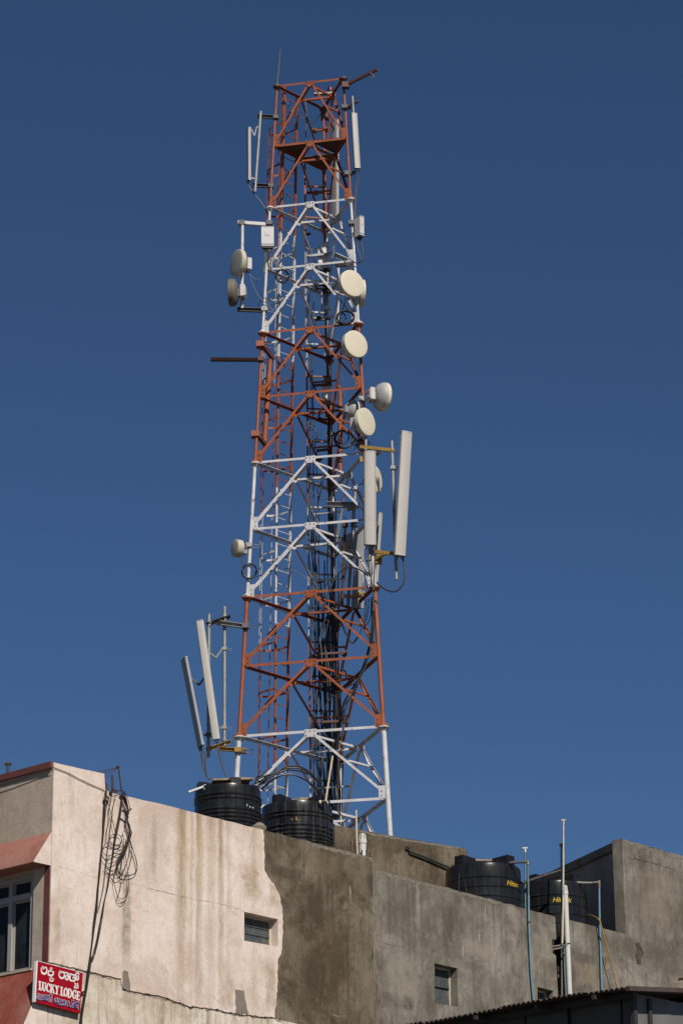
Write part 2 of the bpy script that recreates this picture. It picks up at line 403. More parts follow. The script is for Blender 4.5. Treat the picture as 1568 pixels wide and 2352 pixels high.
# ------------------------------------------------------------------ lodge building
lodge = thing('lodge_building', 'corner building with pale pink plaster side, red awnings and a bare brown cement end', 'building', K0)
def jag(pts, amp, step, pl):
    out = []
    for i in range(len(pts)-1):
        a, b = V((*pts[i], 0)), V((*pts[i+1], 0)); n = max(1, int((b-a).length/step))
        for j in range(n):
            q = a.lerp(b, j/n)
            if out: q += V((rnd.uniform(-amp, amp), rnd.uniform(-amp, amp), 0))
            out.append((q.x, q.y))
    out.append(tuple(pts[-1])); return out
curve_px = [W3z(*p) for p in ((1010,50),(1018,200),(1020,330),(1024,410),(1050,470),(1100,535),(1142,600),(1168,700),(1182,790),(1186,900),(1181,1060),(1172,1160),(1150,1190),(1140,1240),(1138,1400),(1131,1520),(1120,1640),(1110,1735))]
curve = jag([W1.uz(p) for p in curve_px], .011, .045, W1)
ledge_px = [W2z(*p) for p in ((545,925),(600,940),(690,962),(830,990),(960,1025),(1120,1066),(1262,1098),(1275,1190),(1330,1216),(1450,1238),(1568,1258))] + \
           [W3z(*p) for p in ((100,1542),(200,1578),(350,1632),(540,1652),(640,1672),(760,1697),(860,1706),(1000,1722),(1110,1735))]
ledge = jag([W1.uz(p) for p in ledge_px], .012, .06, W1)
uc, zc = ledge[0]; ledge[0] = (.003, zc)
uE = W1.uz((857, 1970))[0]
top_pale = [(.003, K.z), W1.uz((238, 1778.5)), W1.uz((240, 1816)), W1.uz((262, 1824)), W1.uz((360, 1846))]
win1 = [W1.uz(W3z(*p)) for p in ((838,783),(1140,850),(1140,1097),(838,1042))]
top_pale = jag(top_pale + [curve[0]], .005, .12, W1)[:-1]
pale = top_pale + curve + ledge[::-1][1:]
mb = MB(); slab(mb, W1, pale, [win1], .014, .214, False); part('pale_wall', mb, M['pale'], lodge)
mb = MB(); slab(mb, W1, [(0, zc-.01)] + [(u, z-.004) for u, z in ledge[1:]] + [(ledge[-1][0]+.6, ledge[-1][1]-.02), (uE, ledge[-1][1]-.05), (uE, 0), (0, 0)], (), -.006, .2)
part('lower_wall', mb, M['band'], lodge)
uBot = ledge[-1]
gtop = [curve[0], W1.uz(W3z(1568, 185)), W1.uz(W4z(330, 445)), W1.uz(W4z(430, 470)), W1.uz(W4z(500, 490))]
uE2 = gtop[-1][0]; gtop = jag(gtop, .011, .09, W1)
mb = MB(); slab(mb, W1, gtop + [(uE2, uBot[1]-.05), (uBot[0]+.6, uBot[1]-.02)] + curve[::-1][:-1], (), 0, .2)
part('cement_wall', mb, M['grey1'], lodge)
# small louvred window in the pale wall
def u_box(mb, pl, u0, u1, z0, z1, o0, o1):
    c = pl.P((u0+u1)/2, (z0+z1)/2, (o0+o1)/2)
    return mb.obox(c, pl.a, pl.n, V((0,0,1)), abs(u1-u0), abs(o1-o0), abs(z1-z0))
def small_window(pl, hole, parent, name, slats, depth=.14, base_off=0):
    us = [p[0] for p in hole]; zs = [p[1] for p in hole]
    a, b, lo, hi = min(us), max(us), min(zs)+.01, max(zs)
    hi = sum(sorted(zs)[2:])/2; lo = sum(sorted(zs)[:2])/2
    fr = MB(); o0, o1 = base_off-depth-.03, base_off-depth
    w = .035
    u_box(fr, pl, a+.001, a+w, lo+.001, hi-.001, o0, o1); u_box(fr, pl, b-w, b-.001, lo+.001, hi-.001, o0, o1)
    u_box(fr, pl, a+w, b-w, hi-w, hi-.001, o0, o1); u_box(fr, pl, a+w, b-w, lo+.001, lo+w, o0, o1)
    f = part(name, fr, M['creamfr'], parent)
    h = (hi-lo-2*w)/slats
    for i in range(slats):
        gb = MB(); zc_ = lo+w+h*(i+.5)
        c = pl.P((a+b)/2, zc_, base_off-depth-.02); tilt = R(7)
        up = V((0,0,1))*math.cos(tilt) + pl.n*(-math.sin(tilt)); nn = pl.n*math.cos(tilt)+V((0,0,1))*math.sin(tilt)
        gb.obox(c, pl.a, nn, up, b-a-2*w, .006, h*1.06)
        part('pane', gb, M['louvre'], f)
    bk = MB(); u_box(bk, pl, a+.002, b-.002, lo+.002, hi-.002, o0-.06, o0-.05); part('back_pane', bk, M['glass'], f)
    return f
small_window(W1, win1, lodge, 'window', 3)
# cracks, grime along the ledge, patches
def crackline(pl, pts, w, off, amp=.012, step=.05):
    q = jag(pts, amp, step, pl); mb = MB(); L = []; Rr = []
    for i, (u, z) in enumerate(q):
        h = w*max(.06, rnd.random()*1.5-.25)*(.6+.6*math.sin(i*.37)**2)*.5
        L.append(pl.P(u, z+h, off)); Rr.append(pl.P(u, z-h, off))
    n = len(q); mb.add(L+Rr, [(i, i+1, n+i+1, n+i) for i in range(n-1)]); return mb
mb = crackline(W1, [W1.uz(W3z(*p)) for p in ((0,1526),(200,1580),(350,1634),(540,1654),(640,1674),(760,1699),(860,1708),(1000,1724),(1110,1737),(1230,1772))], .017, .017, .016, .03)
part('crack', mb, M['crack'], lodge)
for z, pts, w in ((W3z, ((0,580),(120,605),(250,640),(380,672),(520,695),(640,720),(760,748),(838,780)), .0035),
                  (W3z, ((915,60),(905,150),(880,260),(868,340)), .006), (W3z, ((1085,1115),(1100,1180),(1120,1230)), .006),
                  (W1z, ((1180,1200),(1260,1230),(1400,1265),(1568,1305)), .003), (W1z, ((510,1050),(640,1085),(760,1120),(870,1150)), .0025),
                  (W2z, ((595,905),(610,950)), .008), (W3z, ((540,1530),(620,1600),(680,1660)), .006)):
    mb = MB()
    q = jag([W1.uz(z(*p)) for p in pts], .010, .04, W1); a = []; b = []
    for u, zz in q:
        h = w*(.25+rnd.random()); a.append(W1.P(u-h*.3, zz+h*.5, .016)); b.append(W1.P(u+h*.3, zz-h*.5, .016))
    n = len(q); mb.add(a+b, [(i, i+1, n+i+1, n+i) for i in range(n-1)])
    part('crack', mb, M['crack'], lodge)
def patch(pl, zf, pts, mat, parent, name, off=.004, amp=.012):
    q = [pl.uz(zf(*p)) for p in pts]; q = jag(q+[q[0]], amp, .05, pl)[:-1]
    mb = MB(); slab(mb, pl, q, (), off, off*.9, False); return part(name, mb, mat, parent)
patch(W1, W3z, ((755,1480),(835,1488),(845,1560),(875,1700),(765,1700)), M['patch'], lodge, 'cement_patch', .02)
patch(W1, W2z, ((1285,1000),(1330,1010),(1345,1110),(1350,1210),(1275,1190),(1272,1100)), M['patch'], lodge, 'cement_patch', .02)
mb = crackline(W1, [W1.uz(W2z(*p)) for p in ((555,928),(690,964),(830,992),(960,1027),(1120,1068),(1262,1100),(1275,1190),(1330,1218),(1568,1260))], .014, .017); part('crack', mb, M['crack'], lodge)
# ---- side (left) wall
wl = lambda z, x, y: WL.uz(z(x, y))
UL = 7.0
capz = WL.uz((0, 1783))
def ext(p1, p2, u):            # extend a line through p1, p2 to u
    return (u, p1[1] + (p2[1]-p1[1])*(u-p1[0])/(p2[0]-p1[0]))
zcap = K.z
wr, wtop, wbot = wl(W1z, 300, 1300)[0], wl(W1z, 280, 1108)[1], wl(W2z, 315, 985)[1]
mb = MB(); slab(mb, WL, [(0, zcap), (UL, zcap), (UL, 0), (0, 0)], [[(wr, wtop), (wr, wbot), (wr+2.6, wbot), (wr+2.6, wtop)]], 0, .2)
part('side_wall', mb, M['side'], lodge)
mb = MB(); u_box(mb, WL, .004, UL, zcap-.085, zcap+.012, .0, .05); part('parapet_cap', mb, M['maroon'], lodge)
red_l = wl(W1z, 404, 1100)[0]; aw_in = wl(W1z, 466, 1035)[1]
mb = MB(); slab(mb, WL, [(.004, aw_in), (red_l, aw_in), (red_l+.03, 0), (.004, 0)], (), .012, .011, False); part('red_pilaster', mb, M['maroon'], lodge)
mb = MB(); slab(mb, WL, [(red_l+.001, aw_in), (wr-.003, aw_in), (wr-.003, wbot-.02), (red_l+.03, wbot-.02)], (), .006, .005, False); part('wall_panel', mb, M['panelw'], lodge)
# awnings: sloped red hood with a white end
def awning(zt, zb, out, thick, name, mt='awn'):
    e0 = [WL.P(.002, zt, 0), WL.P(.002, zb, out), WL.P(.002, zb-thick, out), WL.P(.002, zb-thick, 0)]
    mb = MB(); n = 4
    e1 = [p + Wl*UL for p in e0]
    mb.add(e0+e1, [(0,1,5,4),(1,2,6,5),(2,3,7,6)]); mb.m = 1
    mb.add(e0, [(0,1,2,3)]); mb.m = 0
    return part(name, mb, [M[mt], M['pale']], lodge)
zt1 = wl(W1z, 470, 735)[1]
awning(zt1, aw_in+.02, .335, .02, 'awning')
zt2 = wbot-.015
awning(zt2, zt2-.95, .47, .02, 'awning', 'awn2')
# big window
fr = MB(); wb = .055
o0, o1 = -.12, -.045
u_box(fr, WL, wr, wr+.09, wbot, wtop, o0, o1+.02)
u_box(fr, WL, wr+.09, wr+2.6, wtop-.07, wtop, o0, o1); u_box(fr, WL, wr+.09, wr+2.6, wbot, wbot+.04, o0, o1)
ztr = wl(W1z, 270, 1300)[1]; um = wl(W1z, 78, 1300)[0]
u_box(fr, WL, wr+.09, wr+2.6, ztr-.045, ztr+.045, o0, o1+.01)
u_box(fr, WL, um-.04, um+.04, wbot+.04, ztr-.045, o0, o1+.005); u_box(fr, WL, um-.04, um+.04, ztr+.045, wtop-.07, o0, o1+.005)
win = part('window', fr, M['alu'], lodge)
for a, b, c, e in ((wr+.09, um-.04, wbot+.04, ztr-.045), (um+.04, wr+2.6, wbot+.04, ztr-.045), (wr+.09, um-.04, ztr+.045, wtop-.07), (um+.04, wr+2.6, ztr+.045, wtop-.07)):
    mb = MB(); u_box(mb, WL, a-.002, b+.002, c-.002, e+.002, -.105, -.099); p_ = part('pane', mb, M['glass'], win)
    mb = MB(); u_box(mb, WL, a, a+.025, c, e, -.098, -.075); u_box(mb, WL, b-.025, b, c, e, -.098, -.075); u_box(mb, WL, a+.025, b-.025, e-.03, e, -.098, -.075)
    part('sash', mb, M['alu'], win)
mb = MB(); u_box(mb, WL, wr-.02, wr+2.6, wbot-.03, wbot-.001, -.1, .03); part('window_sill', mb, M['panelw'], lodge)
# roof deck of the lodge
mb = MB()
q = [W1.P(.25, ROOF, -.25), W1.P(uE2, ROOF, -.25), W1.P(uE2, ROOF, -13.5), W1.P(.25, ROOF, -13.5)]
mb.prism(q, V((0,0,1)), .2); part('roof_deck', mb, M['grey2'], lodge)
# wires strung over the parapet
# ------------------------------------------------------------------ grey cement building (right)
grey = thing('cement_building', 'unpainted grey cement building with a roof block and small deep window', 'building', W2.P(uE2, 0))
uz2 = lambda z, x, y: W2.uz(z(x, y))
a0 = uE2 - .02
topl = [uz2(W4z, 520, 582), uz2(W4z, 1568, 852)]
blk0 = uz2(W6z, 1075, 941); blk1 = uz2(W6z, 1052, 122)
win2 = [uz2(W4z, *p) for p in ((1020,1370),(1210,1412),(1213,1735),(1020,1705))]
win3 = [uz2(W6z, *p) for p in ((320,1394),(455,1428),(455,1700),(320,1680))]
uu = lambda x: uz2(W6z, x, 900)[0]
s0, s1 = uu(478), uu(588)
top_at = lambda x, y: uz2(W6z, x, y)
UR = uz2(W6z, 2300, 500)[0]
zr1 = blk1[1]
parL = [(a0, topl[0][1]), topl[1], top_at(0,664), top_at(240,728), top_at(470,790)]
parL = jag(parL, .012, .09, W2)
left = parL + [(s0, parL[-1][1]-.3), (uu(478), uz2(W6z,470,985)[1]), (uu(440), uz2(W6z,440,985)[1]), (uu(443), uz2(W6z,440,1105)[1]), (uu(470), uz2(W6z,460,1120)[1]), (uu(476), uz2(W6z,470,1430)[1]), (uu(476), 0), (a0, 0)]
mb = MB(); slab(mb, W2, left, [win2, win3], 0, .22, False); part('wall', mb, M['grey2'], grey)
parR = [top_at(596,820), top_at(840,880), blk0, (blk0[0]+.004, blk1[1])]
right = parR[:2] + [parR[2]] + jag([parR[3], (blk0[0]+1.2, blk1[1]-.012), (UR, blk1[1])], .010, .12, W2)[:-1] + [(UR, blk1[1]), (UR, 0), (s1+.01, 0), (s1+.02, uz2(W6z,600,1250)[1]), (s1, uz2(W6z,600,1000)[1])]
mb = MB(); slab(mb, W2, right, (), 0, .22, False); part('wall', mb, M['grey2'], grey)
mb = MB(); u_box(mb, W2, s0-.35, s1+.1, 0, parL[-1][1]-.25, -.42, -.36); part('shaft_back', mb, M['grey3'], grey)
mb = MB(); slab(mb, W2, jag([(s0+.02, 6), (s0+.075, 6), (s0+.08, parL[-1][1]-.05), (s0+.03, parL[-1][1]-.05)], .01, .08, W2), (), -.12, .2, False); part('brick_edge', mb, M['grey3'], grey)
small_window(W2, win2, grey, 'window', 2, .16)
small_window(W2, win3, grey, 'window', 2, .16)
# worn edge strip at its left end
# roof block shaded side
bd = V((-.386, .9226, 0)).normalized(); bn = V((-bd.y, bd.x, 0)) if V((-bd.y, bd.x, 0)).x < 0 else V((bd.y, -bd.x, 0))
B0 = W2.P(blk0[0], 0); BP = Plane(B0, bd, bn)
zroof2 = parL[0][1] - .9
mb = MB(); slab(mb, BP, [(.0, zr1), (9, zr1), (9, zroof2), (0, zroof2)], (), .0, .012); part('roof_block_side', mb, M['greyS'], grey)
mb = MB(); slab(mb, BP, [(3.4, zr1-.6), (4.2, zr1-.6), (4.2, zroof2), (3.4, zroof2)], (), .35, .3, False)
mb2 = MB(); q = [W2.P(blk0[0]+.02, zr1-.03, -.2), W2.P(UR, zr1-.03, -.2), W2.P(UR, zr1-.03, -6), W2.P(blk0[0]+.02, zr1-.03, -.2)+bd*8]
mb2.prism(q, V((0,0,1)), .15); part('roof_block_top', mb2, M['grey2'], grey)
mb = MB(); q = [W2.P(a0, zroof2, -.24), W2.P(blk0[0]+3, zroof2, -.24), W2.P(blk0[0]+3, zroof2, -9), W2.P(a0, zroof2, -9)]
mb.prism(q, V((0,0,1)), .2); part('roof_deck', mb, M['grey2'], grey)
# spalled hole and broken ledge
patch(W2, W6z, ((1150,1015),(1190,1015),(1222,1060),(1228,1120),(1205,1150),(1195,1200),(1165,1190),(1160,1120),(1175,1080)), M['crack'], grey, 'spalled_hole', .003, .025)
patch(W2, W6z, ((1165,1075),(1210,1085),(1215,1130),(1185,1170),(1170,1130)), M['grey3'], grey, 'spalled_hole', .008, .02)
mb = MB(); slab(mb, W2, jag([uz2(W6z, *p) for p in ((1450,1420),(1460,1375),(1530,1350),(1522,1320),(1700,1300),(1700,1440))], .02, .08, W2), (), .22, .2, False)
part('broken_ledge', mb, M['stone'], grey)
# ------------------------------------------------------------------ roof room behind
P0 = pt(W4z(185, 212), 52.3)
rd = V((.793, .609, 0)).normalized(); rn = V((rd.y, -rd.x, 0))
RP = Plane(V((P0.x, P0.y, 0)), rd, rn)
room = thing('roof_room', 'low grey cement roof room at the foot of the tower', 'building', V((P0.x, P0.y, ROOF)))
ruz = lambda x, y: RP.uz(W4z(x, y))
re_ = ruz(1292, 418); rl = .0
poly = [(0, P0.z), (ruz(700,318)[0], ruz(700,310)[1]), (ruz(1268,405)[0], ruz(1255,404)[1]), (re_[0], ruz(1292,430)[1]), (re_[0]+.01, ROOF-1.4), (0, ROOF-1.4)]
mb = MB(); slab(mb, RP, poly, (), 0, .2, False); part('wall', mb, M['grey1'], room)
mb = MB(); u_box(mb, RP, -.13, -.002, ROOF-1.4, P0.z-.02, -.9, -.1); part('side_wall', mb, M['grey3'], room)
mb = MB(); u_box(mb, RP, 0.0, re_[0], P0.z-.45, P0.z-.3, -1.7, -.21); part('roof_slab', mb, M['grey2'], room)
mb = MB(); u_box(mb, RP, -.14, -.004, ROOF-1, P0.z-.45, -.03, .05); part('plaster_strip', mb, M['band'], room)
mb = MB(); mb.tube(smooth([RP.px(W4z(*p), .05) for p in ((785,398),(815,410),(822,438),(930,478),(1060,535),(1190,590))], 5), .022, 8)
solo('roof_pipe', mb, M['dpipe'], 'black pipe sloping down the roof room wall to the domed tank', 'pipe')

def ribbon(pl, zf, pts, w, mat, parent, name, off=.003, vertical=False, amp=.012):
    q = jag([pl.uz(zf(*p)) for p in pts], amp, .06, pl); a = []; c = []
    for i, (u, z) in enumerate(q):
        h = w*(.35+.65*rnd.random())*(min(1, 4*i/len(q)+.25) if vertical else 1)*(min(1, 4*(len(q)-1-i)/len(q)+.1) if vertical else 1)
        if vertical: a.append(pl.P(u-h/2, z, off)); c.append(pl.P(u+h/2, z, off))
        else: a.append(pl.P(u, z-.002, off)); c.append(pl.P(u, z-h, off))
    n = len(q); mb = MB(); mb.add(a+c, [(i, i+1, n+i+1, n+i) for i in range(n-1)]); return part(name, mb, mat, parent)
ribbon(W1, W4z, ((0,367),(200,412),(330,446),(430,471),(498,489)), .085, M['mortar'], lodge, 'mortar_edge')
ribbon(W1, W4z, ((507,510),(512,700),(514,900),(516,1100),(518,1400),(522,1700)), .045, M['mortar'], lodge, 'mortar_edge', .003, True)
ribbon(W1, W4z, ((312,715),(314,800),(316,885)), .035, M['lime'], lodge, 'lime_streak', .003, True, .004)
ribbon(W1, W4z, ((318,900),(314,1150),(312,1450)), .012, M['mortar'], lodge, 'lime_streak', .003, True, .004)
ribbon(W1, W4z, ((165,1795),(200,1808),(240,1815),(290,1812)), .014, M['lime'], lodge, 'lime_streak', .003)
ribbon(W2, W4z, ((522,584),(700,632),(900,690),(1100,738),(1300,790),(1568,854)), .075, M['mortar'], grey, 'mortar_edge')
for pts, w in ((((1390,1083),(1392,1140),(1396,1205)), .05), (((880,860),(884,930),(888,985)), .05), (((1255,1205),(1257,1270),(1256,1340)), .03), (((1520,1230),(1522,1285),(1524,1345)), .06), (((760,1222),(785,1232),(806,1240)), .05),
               (((535,1700),(545,1760)), .03), (((600,1765),(612,1800)), .03), (((635,1790),(640,1850)), .04), (((870,700),(876,790),(880,850)), .035), (((1490,1240),(1500,1300)), .03), (((1440,860),(1445,960),(1448,1060)), .03), (((1306,1480),(1308,1560)), .018)):
    ribbon(W2, W4z, pts, w, M['lime'], grey, 'lime_streak', .003, True, .006)
ribbon(W2, W4z, ((522,1165),(600,1195),(700,1215),(800,1245),(880,1275),(990,1305)), .022, M['mortar'], grey, 'mortar_edge')
ribbon(W2, W6z, ((1062,128),(1180,170),(1300,205),(1400,235),(1568,285)), .07, M['mortar'], grey, 'mortar_edge')
ribbon(W2, W6z, ((1064,150),(1075,300),(1080,500),(1088,800),(1092,930)), .05, M['mortar'], grey, 'mortar_edge', .003, True)
for pts in (((1090,285),(1150,292),(1230,318),(1310,325)), ((1310,325),(1370,350),(1440,372),(1510,398)), ((1270,190),(1330,205),(1400,232),(1470,255))):
    mb = crackline(W2, [W2.uz(W6z(*p)) for p in pts], .018, .004, .02, .04); part('crack', mb, M['crack'], grey)
ribbon(RP, W4z, ((400,258),(700,318),(1000,368),(1250,404)), .05, M['mortar'], room, 'mortar_edge')
# ================================================================== TOWER
X0, Y0, AL, ZT = -.47895, 58.2033, .21629, EYE + 30.8865
ST, SB, DX, DY = 1.50206, 2.99316, -.0219, .1025
def lz(i): return ZT - 1.5*i
def tcen(z):
    q = (ZT - z)/15; return V((X0+DX*(1-q), Y0+DY*(1-q), z))
def side(z): return ST + (SB-ST)*(ZT-z)/15
OFF = {'A': 210, 'B': 330, 'C': 90}
def leg(k, z):
    g = R(OFF[k]) - AL; return tcen(z) + V((math.cos(g), math.sin(g), 0))*(side(z)/math.sqrt(3))
def fn(a, b):                                  # outward normal of a face
    m = {'AB': 270, 'BC': 30, 'CA': 150}[a+b]; g = R(m) - AL
    return V((math.cos(g), math.sin(g), 0))
def YL(k, y):                                  # depth of a leg at an image height
    lo, hi = 8, 34
    for _ in range(40):
        m = (lo+hi)/2
        if proj(leg(k, m))[1] > y: lo = m
        else: hi = m
    return leg(k, (lo+hi)/2).y
FACES = (('A','B'), ('B','C'), ('C','A'))
tower = thing('telecom_tower', 'tall three-legged lattice tower banded orange and white', 'tower', tcen(ROOF))
paint = lambda sec: M['orange'] if sec % 2 == 0 else M['white']
LR = [.026, .030, .034, .038, .043, .054, .055, .055]
NL = 14
for i in range(NL):
    z = lz(i); sec = i//2; pm = paint(sec); w = .042 + .0013*i
    joint = i % 2 == 0
    mids = {}
    for a, b in FACES:
        n = fn(a, b); pa, pb = leg(a, z), leg(b, z); e = (pb-pa).normalized()
        o = n*(LR[sec]*.4)
        mb = MB(); mb.lbar(pa+e*(LR[sec]+.02)+o, pb-e*(LR[sec]+.02)+o, w, .007, n); part('cross_beam', mb, pm, tower)
        mid = (pa+pb)/2; mids[a+b] = mid
        pw, ph = .17+.008*i, .135+.003*i
        mb = MB(); c = mid + o + n*.006 - V((0,0,.035))
        mb.obox(c, e, n, V((0,0,1)), pw, .008, ph)
        for bx, bz in ((-.38,.3), (0,.33), (.38,.3), (-.34,-.22), (.34,-.22)):
            mb.tube([c+e*(pw*bx)+V((0,0,ph*bz))+n*.004, c+e*(pw*bx)+V((0,0,ph*bz))+n*.035], .009, 6)
        part('gusset_plate', mb, pm, tower)
        # diagonals down to the next level
        z2 = lz(i+1)
        if i < NL-1:
            for k, sg in ((a, -1), (b, 1)):
                p = mid + o + e*(sg*pw*.36) - V((0,0,ph*.55)); q0 = leg(k, z2+.17)
                q = q0 - e*(sg*(LR[sec]+.06)) + o
                mb = MB(); mb.lbar(p, q, w*.95, .007, n, 1 if (a, b) == ('A','B') else -1); part('diagonal_brace', mb, pm, tower)
        # corner plates stand on the legs above each lower level
        if i > 0:
            psec = (i-1)//2; ppm = paint(psec)
            for k, sg in ((a, 1), (b, -1)):
                c = leg(k, z+.13) + e*(sg*(LR[psec]+.045)) + n*(LR[psec]*.4+.012)
                mb = MB(); mb.obox(c, e, n, V((0,0,1)), .10+.004*i, .008, .27)
                for bz in (-.06, .03):
                    mb.tube([c+V((0,0,bz))+e*(sg*.015)+n*.003, c+V((0,0,bz))+e*(sg*.015)+n*.03], .009, 6)
                part('corner_plate', mb, ppm, tower)
    # ties between the face middles
    for a, b in (('AB','BC'), ('BC','CA'), ('CA','AB')):
        p, q = mids[a], mids[b]
        mb = MB(); mb.bar(p.lerp(q, .05)-V((0,0,.06)), p.lerp(q, .95)-V((0,0,.06)), .008, .05); mb.bar(p.lerp(q, .05)-V((0,0,.085)), p.lerp(q, .95)-V((0,0,.085)), .05, .006)
        part('inner_tie', mb, pm, tower)
    # small ties joining neighbouring diagonals round each leg
    if i < NL-1:
        zm = (lz(i)+lz(i+1))/2 + .02
        for k, (f1, f2) in {'A': (('A','B'), ('C','A')), 'B': (('A','B'), ('B','C')), 'C': (('B','C'), ('C','A'))}.items():
            def dm(f):
                m_ = (leg(f[0], lz(i))+leg(f[1], lz(i)))/2; return m_.lerp(leg(k, lz(i+1)+.17), .5)
            mb = MB(); mb.bar(dm(f1), dm(f2), .035, .035); part('corner_tie', mb, pm, tower)
    if i == 1:                                  # corner landings
        for k, (m1, m2) in {'A': ('AB','CA'), 'B': ('AB','BC'), 'C': ('BC','CA')}.items():
            up = V((0,0,.045)); mb = MB()
            mb.prism([leg(k, z)+up, mids[m1]+up, mids[m2]+up], V((0,0,1)), .02); part('landing_plate', mb, M['plat'], tower)
for sec in range(8):
    zt, zb = lz(2*sec), lz(2*sec+2)
    if zt <= ROOF: break
    zb = max(zb, ROOF)
    for k in 'ABC':
        mb = MB(); mb.tube([leg(k, zt), leg(k, zb)], LR[sec], 14); lg = part('leg', mb, paint(sec), tower)
        r_ = LR[sec]; rf = .088 + .0065*sec
        mb = MB(); c = leg(k, zt); mb.lathe([(r_*.9,-.10),(rf*.55,-.085),(rf*.9,-.03),(rf,-.026),(rf,.0),(r_*.9,.001)], c, n=18)
        for q in range(4):
            g_ = q*math.pi/2+.5; dv = V((math.cos(g_), math.sin(g_), 0))
            mb.prism([c+dv*r_+V((0,0,-.13)), c+dv*r_+V((0,0,-.03)), c+dv*(rf*.95)+V((0,0,-.03))], dv.cross(V((0,0,1))), .008)
        part('flange', mb, paint(sec) if sec else M['dorange'], tower)
        if sec:
            mb = MB(); mb.lathe([(r_*.9,.002),(rf,.002),(rf,.022),(rf*.9,.026),(r_*1.2,.06),(r_*.9,.08)], c, n=18); part('flange', mb, paint(sec-1), tower)
        else:
            mb = MB(); mb.lathe([(.001,.03),(rf*.9,.028),(rf*1.05,.01),(rf*1.05,.0),(.001,.0)], c, n=18); part('cap', mb, M['dsteel'], tower)
for k in 'ABC':
    mb = MB(); p = leg(k, ROOF); mb.obox(p+V((0,0,.05)), V((1,0,0)), V((0,1,0)), V((0,0,1)), .5, .5, .1); part('base_plate', mb, M['galv'], tower)
# ladder with safety cage on the left face
nA = fn('C','A')
def lad(t, z, out=.05):
    q = (ZT-z)/15; f = (.20+(.37-.20)*q) if t == 0 else (.475+(.495-.475)*q)
    return leg('A', z).lerp(leg('C', z), f) + nA*out
ladder = part('ladder', MB().bar(lad(0, ZT-.02)+V((0,0,.04)), lad(1, ZT-.02)+V((0,0,.04)), .02, .02), M['orange'], tower)
for t, rw in ((0, .055), (1, .038)):
    for sec in range(7):
        z1, z2 = lz(2*sec) - (.35 if sec else -.12*(1-t)-.05), max(lz(2*sec+2)-.35, ROOF)
        mb = MB(); mb.lbar(lad(t, z1), lad(t, z2), rw, .008, -nA); part('rail', mb, paint(sec), ladder)
zz = ZT - .15
while zz > ROOF:
    sec = int((ZT-zz-.35)/3) if ZT-zz > .35 else 0
    mb = MB(); mb.tube([lad(0, zz), lad(1, zz)], .011, 6); part('rung', mb, paint(sec), ladder); zz -= .29
def hoop(z, n=14):
    a, b = lad(0, z), lad(1, z); c = (a+b)/2; ex = (b-a)/2; out = []
    for j in range(n+1):
        g = math.pi*j/n
        sx = 1.35 if 0 < j < n else 1
        out.append(c - ex*math.cos(g)*(1+.35*math.sin(g)) + nA*(.62*math.sin(g)**.8 if 0 < j < n else 0))
    return out
zz = ZT - .75; hs = []
while zz > ROOF + 1.9:
    sec = max(0, int((ZT-zz-.35)/3)); h = hoop(zz); hs.append(h)
    mb = MB()
    for j in range(len(h)-1): mb.bar(h[j], h[j+1], .007, .04)
    part('cage_hoop', mb, paint(sec), ladder); zz -= 1.0
for j in (4, 7, 10):
    for s in range(0, len(hs)-1, 3):
        e = min(s+3, len(hs)-1); mb = MB()
        for q in range(s, e): mb.bar(hs[q][j]+nA*.008, hs[q+1][j]+nA*.008, .006, .022, nA)
        part('cage_strap', mb, paint(max(0, int((ZT-hs[s][j].z)/3))), ladder)
# cable tray inside the tower
def trayY(y): return YL('C', y) - .34
Ta, Tb = pt((700, 360), trayY(360)), pt((713.5, 1850), trayY(1850))
Ua, Ub = pt((741, 372), YL('C', 372)-.28), pt((772, 1862), YL('C', 1862)-.28)
def lin(a, b, z): return a + (b-a)*((z-a.z)/(b.z-a.z))
def tray(q, z, fwd=0): return lin(Ta, Tb, z).lerp(lin(Ua, Ub, z), q) + V((0, -fwd, 0))
ztop = Ta.z
tr_ = MB(); tr_.bar(tray(0, ztop), tray(1.0, ztop), .03, .03); ctray = part('cable_tray', tr_, M['orange'], tower)
for q in (0, 1):
    for sec in range(7):
        z1, z2 = min(ztop, lz(2*sec)-.4*(sec > 0)), max(ROOF, lz(2*sec+2)-.4)
        if z1 <= z2: continue
        mb = MB(); mb.lbar(tray(q, z1), tray(q, z2), .04 if q == 0 else .032, .006, V((0,-1,0))); part('rail', mb, paint(sec), ctray)
zz = ztop - .7
while zz > ROOF:
    sec = max(0, int((ZT-zz-.4)/3)); mb = MB(); mb.bar(tray(0, zz), tray(1.12, zz), .035, .03); part('rung', mb, paint(sec), ctray); zz -= .745

